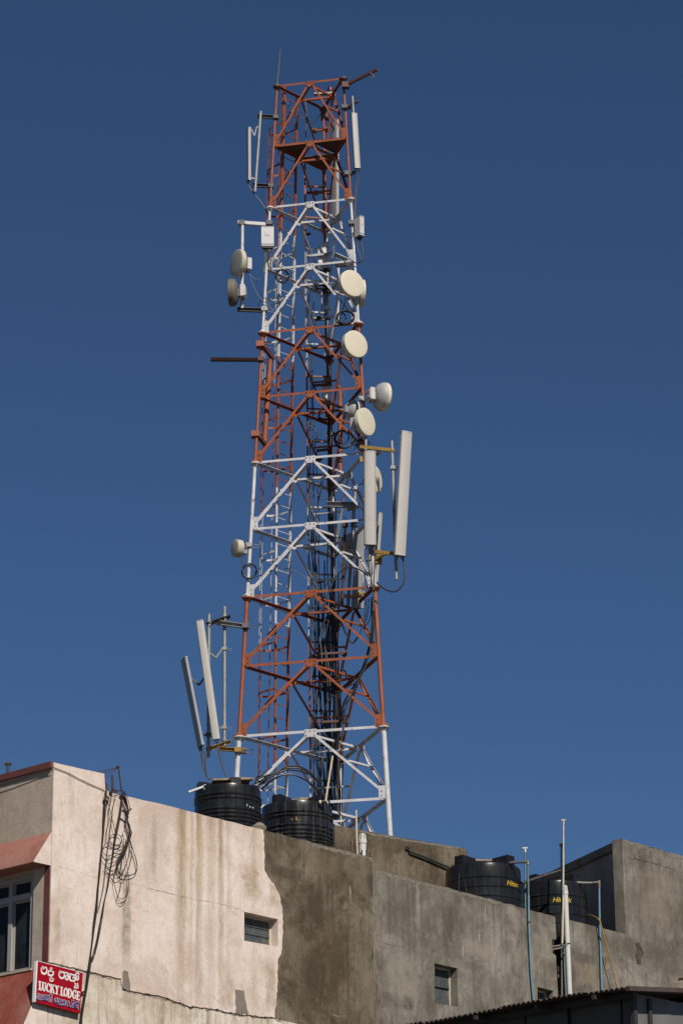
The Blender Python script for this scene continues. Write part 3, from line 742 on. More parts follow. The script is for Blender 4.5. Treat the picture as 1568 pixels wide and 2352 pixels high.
# ================================================================== feeder cables
def cable(name, pts, r, label, group=None, mat=None, k=6, n=7, cat='cable'):
    mb = MB(); mb.tube(smooth(pts, k), r, n); return solo(name, mb, mat or M['cable'], label, cat, group)
FG = 'black feeder cables on the tower tray'
FL = 'long black feeder cable clipped in the dense run down the tower tray'
zy = lambda y: ZT - (y-190)/1502*15
for q, y0, r in ((.06,430,.009),(.14,700,.007),(.24,700,.008),(.30,770,.008),(.38,1150,.012),(.45,1010,.009),(.52,1300,.016),(.6,1360,.019),(.74,1340,.018),(.22,1180,.012),(.84,1370,.019),(1.0,620,.012),(1.02,480,.010),(1.08,760,.014),(1.16,940,.014),(1.26,1290,.014),(.34,1330,.014),(.66,1260,.015),(.92,1040,.012),(.44,1390,.018),(.56,1420,.016),(.68,1400,.018),(.78,1450,.018),(.18,1380,.013),(.96,1330,.02),(1.12,1380,.018),(.48,1480,.02)):
    z = zy(y0); pts = []; ph = rnd.random()*6; am = .012+.028*rnd.random(); f0 = .05+.05*rnd.random()
    while z > ROOF-.1:
        w = am*math.sin(z*1.7+ph)+.4*am*math.sin(z*4.1+ph*2)
        p = tray(q, z, f0) + V((w, -abs(w)*.5, 0)); pts.append(p); z -= .5
    cable('feeder_cable', pts, r, FL, FG, k=3)
for zi, q in ((1,.15),(3,.3),(4,.2),(5,.5),(6,.35),(7,.3),(8,.25),(9,.7),(10,.3),(10.8,.75),(11.5,.4),(2,1.1),(3.4,1.1),(4.6,1.12),(6.3,1.1),(7.6,1.12),(9.2,1.12),(10.5,1.1)):
    z = ZT-1.12-1.49*zi*.98
    mb = MB(); c = tray(q, z, .09); mb.obox(c, V((1,0,0)), V((0,1,0)), V((0,0,1)), .15, .08, .07); mb.tube([c+V((-.1,-.02,.0)), c+V((.1,-.02,0))], .015, 6)
    solo('cable_clamp', mb, M['cable'], 'small black cable clamp block on the tower cable run', 'clamp', 'black clamps on the tower cable run')

UPV = V((0,0,1))
# ================================================================== antenna builders
def hvec(psi): g = R(psi); return V((math.sin(g), -math.cos(g), 0))
def panel(top, bot, Y, w, dpt, psi, label, mat='panel', Yt=None, conn=3, group='panel antennas on the tower'):
    P1, P0 = pt(top, Yt or Y), pt(bot, Y)
    a = (P1-P0); L = a.length; a.normalize(); f = hvec(psi); f = (f - a*f.dot(a)).normalized(); r = f.cross(a).normalized()
    t = thing('panel_antenna', label, 'antenna', P0, group)
    prof = [(-w/2,-dpt/2),(w/2,-dpt/2),(w/2,dpt*.28),(w*.45,dpt*.42),(w*.3,dpt*.5),(-w*.3,dpt*.5),(-w*.45,dpt*.42),(-w/2,dpt*.28)]
    def loop(sc, h): return [P0 + a*h + r*(x*sc) + f*(y*sc) for x, y in prof]
    n = len(prof); mb = MB(); A, B = loop(1, .015), loop(1, L-.015)
    mb.add(A+B, [tuple(range(n)), tuple(range(n, 2*n))] + [(i, (i+1) % n, n+(i+1) % n, n+i) for i in range(n)])
    part('shell', mb, M[mat], t)
    mb = MB()                                      # seam along the back edge
    for s in (-1, 1): mb.bar(P0+a*.03+r*(s*w*.503)-f*(dpt*.18), P0+a*(L-.03)+r*(s*w*.503)-f*(dpt*.18), .006, .008, r)
    part('seam', mb, M['pgrey'], t)
    for h0, h1 in ((0, .02), (L-.02, L)):
        mb = MB(); A, B = loop(1.06, h0), loop(1.06, h1)
        mb.add(A+B, [tuple(range(n)), tuple(range(n, 2*n))] + [(i, (i+1) % n, n+(i+1) % n, n+i) for i in range(n)])
        part('end_cap', mb, M['galv'], t)
    for j in range(conn):
        x = (j-(conn-1)/2)*w*.3
        mb = MB(); mb.tube([P0+r*x, P0+r*x-a*.07], .014, 8); part('connector', mb, M['cable'], t)
    return t
def dish(px, Y, psi, dia, label, depth=.09, back=.14, odu=True, bm='dishback', rm='dish', el=0, group='round microwave dishes on the tower', oduside=0):
    c = pt(px, Y); f = hvec(psi); f = V((f.x*math.cos(R(el)), f.y*math.cos(R(el)), math.sin(R(el))))
    r = f.cross(V((0,0,1))).normalized(); u = r.cross(f); Rr = dia/2
    t = thing('microwave_dish', label, 'antenna', c, group)
    mb = MB(); mb.lathe([(.001,.012),(Rr*.6,.010),(Rr*.93,.003),(Rr*.975,0)], c, f, 40); part('radome', mb, M[rm], t)
    mb = MB(); mb.lathe([(Rr*.97,.0),(Rr,-.006),(Rr,-depth),(Rr*.97,-depth-.004)], c, f, 40); part('rim', mb, M[rm], t)
    mb = MB(); mb.lathe([(Rr*.975,-depth+.002),(Rr*.95,-depth-back*.2),(Rr*.86,-depth-back*.48),(Rr*.68,-depth-back*.75),(Rr*.45,-depth-back*.93),(Rr*.25,-depth-back),(.001,-depth-back)], c, f, 32); part('back_shell', mb, M[bm], t)
    hub = c - f*(depth+back)
    mb = MB(); mb.obox(hub - f*.03 - u*.02, r, f, u, .12, .10, .16); mb.tube([hub-f*.06-u*.05, hub-f*.06-u*.05-f*.12], .02, 8); part('mount_bracket', mb, M['galv'], t)
    if odu:
        b = hub - f*.10 + r*oduside
        mb = MB(); mb.obox(b, r, f, u, .25, .10, .26); mb.obox(b - f*.056, r, f, u, .20, .012, .20)
        for q in (-.06, .06): mb.obox(b + u*q - f*.064, r, f, u, .12, .006, .02)
        rb = part('radio_unit', mb, M['box'], t)
        mb = MB(); mb.tube([b-u*.13, b-u*.19], .014, 8); part('connector', mb, M['cable'], rb)
    return t
def rru(px, Y, w, h, dp, psi, label, group='white radio boxes on the tower'):
    c = pt(px, Y); f = hvec(psi); r = f.cross(V((0,0,1))).normalized(); u = V((0,0,1))
    t = thing('radio_box', label, 'radio unit', c - u*(h/2), group)
    mb = MB(); mb.obox(c, r, f, u, w, dp, h); mb.obox(c+f*(dp/2+.004)+u*(h*.18), r, f, u, w*.4, .008, h*.24); part('case', mb, M['box'], t)
    mb = MB(); mb.obox(c+u*(h/2+.012), r, f, u, w*1.03, dp*1.04, .022); mb.obox(c-u*(h/2-.04)+f*(dp/2+.003), r, f, u, w*.98, .006, .022); part('cover_lip', mb, M['pgrey'], t)
    mb = MB(); mb.obox(c-u*(h/2+.02), r, f, u, w*.9, dp*.8, .04)
    for j in (-1, 0, 1): mb.tube([c-u*(h/2+.03)+r*(j*w*.27), c-u*(h/2+.11)+r*(j*w*.27)], .013, 7)
    part('connector_strip', mb, M['cable'], t)
    mb = MB(); mb.obox(c-f*(dp/2+.04)+u*(h*.3), r, f, u, .1, .08, .05); mb.obox(c-f*(dp/2+.04)-u*(h*.3), r, f, u, .1, .08, .05); part('wall_bracket', mb, M['galv'], t)
    return t
def mount(name, label, base, items, group=None):
    """items: (part name, kind, [points], size, material)"""
    t = thing(name, label, 'mount', base, group)
    for nm, kind, pts, sz, mt in items:
        mb = MB()
        if kind == 'tube': mb.tube(pts, sz, 12)
        elif kind == 'bar': mb.bar(pts[0], pts[1], sz, sz)
        elif kind == 'chan':
            p, q = pts; a = (q-p).normalized(); b = a.cross(V((0,0,1))).normalized(); u = b.cross(a)
            mb.bar(p+u*sz*.5, q+u*sz*.5, sz, .008); mb.bar(p-u*sz*.5, q-u*sz*.5, sz, .008); mb.bar(p-b*sz*.46, q-b*sz*.46, .008, sz)
        elif kind == 'box': mb.obox(pts[0], V((1,0,0)), V((0,1,0)), V((0,0,1)), sz, sz, sz*.9)
        elif kind == 'ring': mb.lathe([(sz*.8,-.02),(sz,-.02),(sz,.02),(sz*.8,.02)], pts[0], (pts[1]-pts[0]).normalized(), 16)
        elif kind == 'clamp':
            mb.obox(pts[0], V((1,0,0)), V((0,1,0)), V((0,0,1)), sz, sz*1.2, sz*.7)
            for s in (-1, 1): mb.tube([pts[0]+V((-.02, -.03, s*sz*.25)), pts[0]+V((sz*1.6, .08, s*sz*.25))], .007, 6)
        part(nm, mb, M[mt], t)
    return t

# ---------------- top of the tower
cA, cB = leg('A', ZT), leg('B', ZT)
tip = pt(ZA(495, 82), cA.y)
mb = MB(); mb.tube([cA+V((0,0,.02)), cA+V((0,0,.06)), tip-V((0,0,.06))], [.022,.014,.012], 8); mb.tube([tip-V((0,0,.06)), tip], [.012,.002], 8)
solo('lightning_rod', mb, M['dsteel'], 'thin upright lightning rod on the left corner of the tower top', 'lightning rod')
b0 = pt(ZA(1080, 425), cB.y-.1); b1 = pt(ZA(1362, 284), cB.y-.6)
t = thing('hoist_boom', 'rusty hoist boom with a hook sticking out at the tower top', 'boom', b0)
mb = MB(); mb.bar(b0, b1, .05, .055); part('arm', mb, M['dorange'], t)
mb = MB(); mb.tube(smooth([pt(ZA(*p), cB.y-.55) for p in ((1298,312),(1318,328),(1333,345),(1328,355),(1300,373))], 4), .016, 8); part('hook', mb, M['dsteel'], t)
mb = MB(); mb.obox(b0, V((1,0,0)), V((0,1,0)), V((0,0,1)), .16, .14, .13); mb.tube([b0+V((-.1,0,.02)), b0+V((.13,0,.02))], .02, 8); part('clamp', mb, M['dorange'], t)
yl = (cA.y+leg('C', ZT).y)/2+.15
la = pt(YA(700, 300), yl)
t = thing('warning_light', 'twin red aviation warning lights under the tower top', 'warning light', la)
p0, p1 = pt(YA(610, 295), yl), pt(YA(900, 285), yl)
mb = MB(); mb.bar(p0, p1, .11, .035); part('base', mb, M['galv'], t)
for x, y in ((668, 268), (865, 252)):
    c = pt(YA(x, y), yl); mb = MB(); mb.lathe([(.058,-.03),(.066,.02),(.06,.08),(.042,.125),(.02,.145),(.001,.15)], c, n=18); part('lamp', mb, M['red'], t)
mb = MB(); mb.tube(smooth([pt(YA(*p), yl) for p in ((610,375),(650,400),(675,430),(672,470))], 4), .011, 6); part('lead', mb, M['cable'], t)
cable('signal_cable', [pt(YA(*p), cA.y+.5) for p in ((470,380),(488,520),(490,700),(482,900),(478,1040))], .012, 'thin black cable hanging from the warning lights to the landing')
cable('signal_cable', [pt(YA(*p), cA.y+.6) for p in ((130,265),(180,400),(260,520),(340,630),(450,690),(540,750),(640,710),(710,610))], .008, 'sagging thin wire across the top bay of the tower')
# ---------------- left top sector
ya = YL('A', 300)
q = lambda x, y, o=0: pt(ZA(x, y), ya+o)
mount('antenna_mount', 'grey pipe mount held off the left leg near the tower top', q(268,1380), [
    ('pipe','tube',[q(268,1382,-.1),q(320,658,-.1)],.031,'galv'),
    ('arm','chan',[q(288,702),q(452,712)],.07,'dsteel'), ('arm','chan',[q(244,1318),q(415,1332)],.07,'dsteel'),
    ('clamp','clamp',[q(455,714)],.11,'dsteel'), ('clamp','clamp',[q(412,1330)],.11,'dsteel'),
    ('link','bar',[q(318,800,-.1),q(283,800,-.1)],.03,'galv'),('link','bar',[q(283,800,-.1),q(263,884,-.1)],.022,'galv'),('link','bar',[q(263,884,-.1),q(238,818,-.1)],.022,'galv'),
    ('link','bar',[q(290,1268,-.1),q(236,1258,-.1)],.035,'galv')])
panel(ZA(210,812), ZA(211,1285), ya-.1, .15, .062, -72, 'slim white panel antenna seen edge-on, left of the tower top', conn=2)
cable('jumper_cable', [q(*p) for p in ((212,1300),(222,1345),(255,1390),(295,1440),(340,1500),(372,1555),(388,1600))], .013, 'black jumper curving from the edge-on panel to the left leg')
# ---------------- right top sector
yb = YL('B', 300); q = lambda x, y, o=0: pt(YA(x, y), yb+o)
mount('antenna_mount', 'short grey pipe mount on the right leg near the tower top', q(1215,330), [
    ('pipe','tube',[q(1213,328,-.12),q(1285,1500,-.05)],.026,'galv'),
    ('clamp','clamp',[q(1090,500)],.12,'dsteel'), ('arm','bar',[q(1110,505),q(1300,398,-.15)],.055,'dsteel'), ('plate','bar',[q(1040,495),q(1190,520)],.05,'dsteel'),
    ('clamp','clamp',[q(1140,1545)],.13,'dsteel'), ('arm','bar',[q(1080,1570),q(1262,1515,-.1)],.06,'dsteel')])
panel(YA(1238,600), YA(1290,1462), yb-.2, .135, .075, 14, 'white panel antenna facing front, right of the tower top', conn=3)
for dx in (0, 1):
    cable('jumper_cable', [pt(ZA(*p), yb-.12) for p in ((1187+20*dx,1235),(1172+14*dx,1330),(1163+10*dx,1450),(1160+6*dx,1560),(1162+4*dx,1650),(1160,1720))], .012,
          ('left' if not dx else 'right')+' one of two black jumpers hanging below the front-facing top panel', 'jumpers below the top right panel')
yc = YL('C', 400)+.35
panel(ZA(991,742), ZA(990,1640), yc, .088, .19, 33, 'tall pale panel antenna with a grey side, behind the orange top bays', conn=2)
q = lambda x, y, o=0: pt(ZA(x, y), yc-.3+o)
mount('antenna_mount', 'orange clamp and bar on the rear leg of the top bay', q(890,710), [
    ('clamp','clamp',[q(890,705)],.16,'dorange'), ('bar','bar',[q(790,832),q(930,818)],.05,'dorange'), ('end_plate','box',[q(798,832)],.10,'dorange'), ('end_plate','box',[q(912,820)],.10,'dorange'), ('arm','bar',[q(900,690),q(985,830,.3)],.035,'dorange')])
mount('antenna_mount', 'dark bar with end plates across the rear of the second bay', q(810,1390), [
    ('bar','bar',[q(730,1390),q(925,1382)],.045,'dorange'), ('end_plate','box',[q(815,1390)],.09,'dorange'), ('end_plate','box',[q(920,1382)],.09,'dorange')])
# ---------------- left dish frame
ya = YL('A', 600); q = lambda x, y, o=0: pt(ZB(x, y), ya+o)
mount('dish_mount', 'white pipe frame carrying two dishes off the left leg', q(262,950), [
    ('pipe','tube',[q(263,968,-.1),q(268,215,-.1)],.034,'white'),
    ('arm','bar',[q(225,200,-.06),q(480,218)],.075,'white'), ('arm','chan',[q(222,978,-.06),q(440,988)],.075,'dsteel'),
    ('clamp','clamp',[q(508,208)],.13,'dsteel'), ('clamp','clamp',[q(465,982)],.13,'galv'), ('end_plate','box',[q(262,205,-.08)],.12,'dsteel')])
dish(ZB(210,560), ya-.22, -61, .60, 'upper left cream dish with a dimmed face turned left', depth=.10, back=.07, rm='dish2')
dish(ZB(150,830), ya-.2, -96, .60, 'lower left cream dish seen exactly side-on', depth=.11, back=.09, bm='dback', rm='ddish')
rru(ZB(493,335), ya-.22, .27, .44, .13, 2, 'white radio box facing front on the left leg')
for k, pts in enumerate((((465,450),(470,520),(460,580),(455,620),(475,655)),((478,450),(485,540),(452,600),(465,650)),((520,450),(530,520),(545,560),(600,600)),((545,450),(548,530),(575,570),(620,612)))):
    cable('jumper_cable', [q(*p, -.2) for p in pts], .011, ['outer','second','third','longest'][k]+' black cable drooping from the radio box on the left leg', 'cables under the left radio box')
cable('jumper_cable', [q(*p, -.1) for p in ((325,640),(340,700),(370,780),(420,870),(470,915),(510,950),(545,1010))], .010, 'black cable swinging from the upper left dish to the leg')
cable('jumper_cable', [q(*p, -.1) for p in ((330,660),(370,700),(420,705),(470,670))], .006, 'short thin green cable behind the upper left dish', mat=M['teal'])
cable('jumper_cable', [q(*p, -.05) for p in ((400,965),(440,890),(480,880),(520,930),(570,925),(640,890),(720,850),(790,830),(850,850))], .008, 'thin black cable looping across the white bay from the left leg')
def coil(px, Y, rx, ry, turns, r, label, tilt=0, grp='loose black cable coils on the tower'):
    c = pt(px, Y); pts = []
    for j in range(int(turns*16)+1):
        g = 2*math.pi*j/16; kx = 1+.10*math.sin(j*.7+turns); ky = 1+.09*math.cos(j*.53)
        pts.append(c + V((rx*kx*math.cos(g), .04*math.sin(j*.9), ry*ky*math.sin(g))) + V((tilt*math.sin(g)*ry, 0, 0)))
    cable('cable_coil', pts, r, label, grp, k=2, cat='cable coil')
kp = .574*.4464/112       # metres per enlarged pixel at the tower (ZA / ZB)
coil(ZB(625,680), ya-.1, .135, .15, 3, .014, 'coiled black cable hanging by the left leg in the white bay')
# ---------------- right dishes and boxes
yb = YL('B', 550); q = lambda x, y, o=0: pt(ZB(x, y), yb+o)
rru(ZB(1314,243), yb-.12, .115, .44, .19, 38, 'white radio box turned away on the right leg')
mount('box_mount', 'dark bracket joining a radio box to the right leg', q(1250,205), [('clamp','clamp',[q(1245,205)],.13,'dsteel'), ('arm','bar',[q(1245,205),q(1300,200)],.07,'dsteel')])
for k, pts in enumerate((((1296,370),(1300,430),(1320,490),(1325,540),(1290,562),(1255,545)),((1335,365),(1345,440),(1350,510),(1320,560),(1270,558),(1225,520)),((1275,270),(1240,320),(1200,390),(1195,450),(1220,510),(1255,545)))):
    cable('jumper_cable', [q(*p, -.12) for p in pts], .010, ['inner looping','outer looping','wandering'][k]+' black cable below the radio box on the right leg', 'cables under the right radio box')
yc = YL('C', 590); q = lambda x, y, o=0: pt(YB(x, y), yc+o)
rru(YB(490,705), yc-.50, .24, .46, .12, 4, 'larger white radio box on the rear leg in the upper white bay')
rru(YB(530,440), yc-.46, .15, .13, .10, 4, 'small white box above a larger radio box on the rear leg')
mount('box_mount', 'grey cross bar holding the radio box on the rear leg', q(400,625), [('bar','bar',[q(135,650,-.62),q(620,598,-.62)],.05,'galv'), ('plate','box',[q(560,600,-.36)],.10,'galv')])
t = thing('cavity_filter', 'pair of thin grey tubes with a white block on the rear leg', 'filter', q(560,1780,-.3))
for x in (452, 508, 565): part('tube', MB().tube([q(x,1385,-.32), q(x,1720 if x > 460 else 1800,-.32)], .016, 10), M['galv'], t)
part('block', MB().obox(q(572,1735,-.32), V((1,0,0)), V((0,1,0)), V((0,0,1)), .12, .1, .09), M['box'], t)
part('bracket', MB().obox(q(500,1830,-.32), V((1,0,0)), V((0,1,0)), V((0,0,1)), .15, .08, .06), M['galv'], t)
part('bracket', MB().bar(q(270,1990,-.34), q(635,1960,-.34), .05, .03), M['dsteel'], t)
coil(YB(450,1290), yc-.35, .14, .045, 4, .016, 'flat bundle of black cable wrapped at the rear leg under the white boxes')
coil(YB(560,1370), yc-.3, .09, .05, 4, .014, 'small knot of black cable on the rear leg under the white boxes')
mount('antenna_mount', 'white stub arm with a black underside between rear and right legs', q(840,690,-.6), [('arm','chan',[q(700,600,-.5),q(980,730,-.9)],.09,'white'), ('plate','bar',[q(770,830,-.7),q(990,800,-.9)],.1,'dsteel')])
mount('mast_pipe', 'white pipe standing behind the upper right dish', q(790,2090,-.4), [('pipe','tube',[q(800,840,-.4),q(785,2090,-.4)],.030,'white')])
dish(YB(1098,1210), yb-.42, 33, .60, 'topmost right cream dish with faint streaks on its face', depth=.09, back=.10)
dish(YB(1318,1430), yb+.45, 102, .60, 'cream dish mostly hidden behind the topmost right dish', depth=.10, back=.15, odu=False)
coil(ZB(1190,1050), yb-.25, .175, .15, 4, .012, 'big loose coil of black cable beside the right leg in the white bay')
coil(ZB(1150,1060), yb-.2, .10, .14, 2, .009, 'narrow loop of black cable left of the big coil by the right leg')
q = lambda x, y, o=0: pt(ZB(x, y), yb+o)
cable('jumper_cable', [q(*p, -.1) for p in ((1195,860),(1185,920),(1165,980),(1150,1040),(1120,1110))], .010, 'black cable dropping behind the topmost right dish')
cable('jumper_cable', [q(*p, .6) for p in ((880,680),(905,700),(905,850),(905,1000),(910,1100))], .010, 'black cable dropping straight through the lower white bay')
cable('jumper_cable', [q(*p, .6) for p in ((860,870),(870,820),(910,770),(960,740),(1000,745))], .010, 'black cable arching to the rear leg in the lower white bay')
cable('jumper_cable', [q(*p, .6) for p in ((865,870),(868,950),(875,1060),(900,1160))], .010, 'black cable hanging left of the straight one in the lower white bay')
dish(ZB(1287,1287), YL('B',790)-.35, 36, .60, 'second right cream dish, alone in front of the orange leg', depth=.10, back=.10)
# ---------------- orange middle bays
ya = YL('A', 880); q = lambda x, y, o=0: pt(ZC(x, y), ya+o)
mount('side_arm', 'bare dark arm pointing left from the orange leg, carrying nothing', q(400,240), [('arm','bar',[q(75,240),q(402,242)],.07,'dbrown'), ('clamp','clamp',[q(423,240)],.12,'dorange')])
mount('mast_pipe', 'fat orange pipe standing clear beside the left leg', q(450,820), [
    ('pipe','tube',[q(449,815,.25),q(489,240,.25)],.058,'orange'),
    ('clamp','clamp',[q(420,138)],.17,'orange'), ('arm','bar',[q(432,135),q(512,238,.25)],.075,'dorange'),
    ('clamp','clamp',[q(385,765)],.17,'orange'), ('arm','bar',[q(395,765),q(456,835,.25)],.075,'dorange')])
yc = YL('C', 950); q = lambda x, y, o=0: pt(YC(x, y), yc+o)
mount('mast_pipe', 'fat orange pipe standing between the rear and right legs', q(630,1590,-.5), [('pipe','tube',[q(627,262,-.5),q(630,1590,-.5)],.045,'orange'), ('arm','bar',[q(590,170,-.5),q(650,210,-.5)],.07,'dorange'), ('arm','bar',[q(545,1600,-.4),q(740,1590,-.8)],.06,'white')])
mount('mast_pipe', 'short rusty orange pipe beside the rear leg below the orange bay', pt(ZD(865,480), yc-.3), [('pipe','tube',[pt(ZD(868,330), yc-.3),pt(ZD(866,480), yc-.3)],.055,'dorange')])
rru(YC(414,290), yc-.50, .20, .36, .11, 3, 'white radio box on the rear leg in the orange bay')
mount('box_mount', 'dark cross bar above the radio box in the orange bay', q(370,150,-.4), [('bar','bar',[q(205,165,-.60),q(500,140,-.60)],.05,'dorange'), ('plate','box',[q(440,70,-.3)],.14,'orange'), ('bar','bar',[q(330,105,-.4),q(500,92,-.4)],.04,'galv')])
mount('antenna_mount', 'dark clamped bar on the rear leg low in the orange bay', q(300,1170,-.4), [('bar','bar',[q(265,1188,-.4),q(500,1160,-.4)],.05,'dorange'), ('end_plate','box',[q(455,1135,-.36)],.08,'dsteel')])
coil(YC(395,640), yc-.3, .15, .09, 5, .015, 'flat coil of black cable on the rear leg of the orange bay')
coil(YC(690,1000), yc-.75, .20, .21, 4, .015, 'large hanging coil of black cable between the orange pipe and the right leg')
coil(YC(660,980), yc-.7, .14, .15, 2, .010, 'thin loose cable ring inside the large hanging coil')
cable('jumper_cable', [q(*p, -.5) for p in ((250,970),(300,930),(370,925),(430,960),(460,1000),(420,1020),(330,1020),(270,1000),(210,1040),(190,1100))], .008, 'thin black cable making an open loop beside the rear leg')
cable('jumper_cable', [q(*p, -.5) for p in ((40,770),(80,770),(150,800),(220,840),(260,920),(260,1000),(235,1100))], .008, 'thin black cable wandering across the lower orange bay')
cable('jumper_cable', [q(*p, -.5) for p in ((640,0),(670,70),(685,160),(680,240),(705,345))], .008, 'thin dark wire dangling beside the fat orange pipe')
cable('jumper_cable', [q(*p, -.45) for p in ((380,290),(385,225),(430,205),(490,220))], .010, 'short cable bowed over the radio box in the orange bay')
yb = YL('B', 930); q = lambda x, y, o=0: pt(YC(x, y), yb+o)
dish(YC(1335,352), yb-.05, 117, .62, 'white cone-backed dish turned away to the right', depth=.085, back=.17)
mount('dish_mount', 'small bright clamp holding the cone-backed dish to the right leg', q(970,380), [('clamp','clamp',[q(970,375)],.12,'galv'), ('bar','bar',[q(925,345,-.06),q(1020,400,-.06)],.05,'galv')])
dish(YC(1045,730), yb-.32, 52, .60, 'third right cream dish with a white radio on its back', depth=.09, back=.10)
dish(YC(850,560), yb+.5, 125, .44, 'white dish back half hidden behind the third right dish', depth=.06, back=.14, odu=False)
# nest
c = pt(YC(955,1075), yb+.1); mb = MB()
for j in range(110):
    g = rnd.uniform(0, 6.28); rr = rnd.uniform(.0, .13); p = c + V((rr*math.cos(g)*1.1, rr*math.sin(g), rnd.uniform(-.10, .09)-.0*rr))
    g2 = rnd.uniform(0, 6.28); dv = V((math.cos(g2), math.sin(g2), rnd.uniform(-1.0, .7)))*rnd.uniform(.05, .13)
    mb.tube([p-dv, p, p+dv*.9+V((0,0,-.01))], .0035, 4, False)
solo('bird_nest', mb, M['twig'], 'untidy bird nest of dark twigs wedged on the right leg', 'nest')
# ---------------- right lower sector
yb = YL('B', 1150); q = lambda x, y, o=0: pt(ZD(x, y), yb+o)
mount('antenna_mount', 'yellow armed frame with two grey pipes on the right leg', q(1160,940), [
    ('pipe','tube',[q(1129,92,-.1),q(1166,1108,-.1)],.032,'galv'), ('pipe','tube',[q(1322,118,-.25),q(1356,1142,-.25)],.033,'galv'),
    ('arm','bar',[q(1090,162,-.08),q(1345,190,-.27)],.068,'yellow'), ('arm','bar',[q(1185,936,-.1),q(1345,950,-.27)],.068,'yellow'),
    ('strut','bar',[q(1195,995,-.05),q(1268,950,-.22)],.06,'yellow'), ('strut','bar',[q(1180,232,-.02),q(1235,200,-.2)],.05,'dsteel'), ('bracket','bar',[q(1096,235),q(1100,275)],.06,'yellow'),
    ('clamp','ring',[q(1131,180,-.1),q(1130,100,-.1)],.05,'galv'), ('clamp','ring',[q(1326,185,-.25),q(1322,118,-.25)],.05,'galv'),
    ('clamp','clamp',[q(1330,318,-.25)],.10,'galv'), ('foot','box',[q(1225,1005,-.02)],.13,'yellow'), ('clamp','clamp',[q(1150,990,-.1)],.1,'dsteel')])
panel(ZD(1160,195), ZD(1163,888), yb-.26, .245, .10, 6, 'wide white panel antenna hanging upright on the right leg', conn=3)
panel(ZD(1430,52), ZD(1380,968), yb-.5, .235, .11, 17, 'longest white panel antenna, leaning outward at the far right', conn=2, Yt=yb-.42)
dish(ZD(1212,400), yb+.35, 66, .58, 'cream dish peeping from behind the wide white panel', depth=.10, back=.12, odu=False)
q = lambda x, y, o=0: pt(YD(x, y), yb+o)
panel(YD(942,528), YD(880,1500), yb+1.3, .09, .075, 30, 'narrow bright panel antenna behind the wide white panel', conn=1)
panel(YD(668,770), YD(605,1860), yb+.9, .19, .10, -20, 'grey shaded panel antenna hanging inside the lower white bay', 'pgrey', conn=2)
mount('antenna_mount', 'dark grey pipes and a rusty pipe behind the lower white bay', q(500,1790,.9), [
    ('pipe','tube',[q(602,138,1.0),q(565,640,1.0),q(492,1830,1.0)],.034,'galv'), ('pipe','tube',[q(708,1195,1.0),q(690,1862,1.0)],.034,'galv'),
    ('pipe','tube',[q(452,680,.7),q(412,1800,.7)],.030,'rust'), ('cap','box',[q(455,690,.7)],.12,'rust'),
    ('arm','chan',[q(200,410,.9),q(650,425,.9)],.10,'galv'), ('arm','bar',[q(405,1685,.8),q(552,1700,.8)],.06,'yellow'), ('arm','bar',[q(545,1700,.8),q(725,1632,.8)],.06,'yellow'), ('arm','bar',[q(485,490,.9),q(570,465,.9)],.05,'yellow'),
    ('clamp','clamp',[q(570,690,.95)],.12,'dsteel'), ('clamp','clamp',[q(690,1545,.95)],.11,'dsteel'), ('link','bar',[q(600,700,.95),q(640,830,.9)],.03,'galv')])
dish(YD(560,1000), yb+1.1, 165, .55, 'round-backed dish in shade behind the lower white bay', depth=.10, back=.08, odu=False)
cable('jumper_cable', [q(*p, -.2) for p in ((770,1410),(700,1350),(600,1300),(500,1292),(390,1345),(300,1460),(230,1620),(170,1780),(130,1930))], .017, 'thick black cable arching from the right leg into the tower')
cable('jumper_cable', [q(*p, .3) for p in ((260,1470),(220,1490),(180,1560),(150,1700),(125,1900))], .015, 'black cable bending down left of the rear leg in the white bay')
cable('jumper_cable', [q(*p, -.4) for p in ((1256,1150),(1272,1250),(1284,1400),(1262,1520),(1200,1600),(1120,1630),(1020,1600),(930,1540),(890,1500))], .017, 'thick black cable hanging in a deep loop below the longest panel')
for k, pts in enumerate((((860,1000),(862,1200),(858,1450),(860,1650),(850,1900)),((745,1000),(765,1150),(800,1350),(825,1500),(850,1640),(840,1900)))):
    cable('jumper_cable', [q(*p, -.25) for p in pts], .014, ['straight','bowed'][k]+' black cable dropping below the wide white panel', 'cables below the wide white panel')
q2 = lambda x, y, o=0: pt(YE(x, y), YL('B', 1450)+o)
for k in range(4):
    dx = k*9
    cable('jumper_cable', [q2(x+dx*(1-.2*j), y, -.12+.09*j) for j, (x, y) in enumerate(((1172,-40),(1180,200),(1160,500),(1105,760),(1030,980),(950,1160),(870,1290),(790,1440),(745,1640),(712,1900),(690,2090)))], .016,
          'black cable in the sheaf slanting from the right leg to the tower base', 'slanting sheaf of black cables at the right leg')
cable('jumper_cable', [q2(*p, .3) for p in ((960,1160),(880,1190),(790,1240),(680,1300),(580,1400),(520,1500),(480,1620))], .015, 'black cable crossing from the slanting sheaf into the tray run')
for k, pts in enumerate((((1100,-10),(1075,180),(1050,360),(980,520),(905,612),(850,540),(780,420),(720,250),(690,170)),((1135,-10),(1110,200),(1070,345),(1010,450),(920,590),(860,560),(760,330),(700,190)),((1165,-10),(1160,200),(1120,320),(1060,360),(1075,250),(1090,60)))):
    cable('jumper_cable', [q2(*p, .2) for p in pts], .010, ['lowest','middle','shortest'][k]+' of three thin cables looping under the lower panels', 'thin cable loops under the lower panels')
cable('jumper_cable', [q2(*p, .7) for p in ((620,110),(640,140),(560,220),(500,320),(450,430),(445,560),(470,700),(480,900))], .017, 'thick black cable swinging into the tray at the orange bay')
cable('jumper_cable', [q2(*p, .75) for p in ((480,330),(500,560),(540,740),(575,960),(590,1200))], .016, 'bowed black cable in front of the hidden white drum')
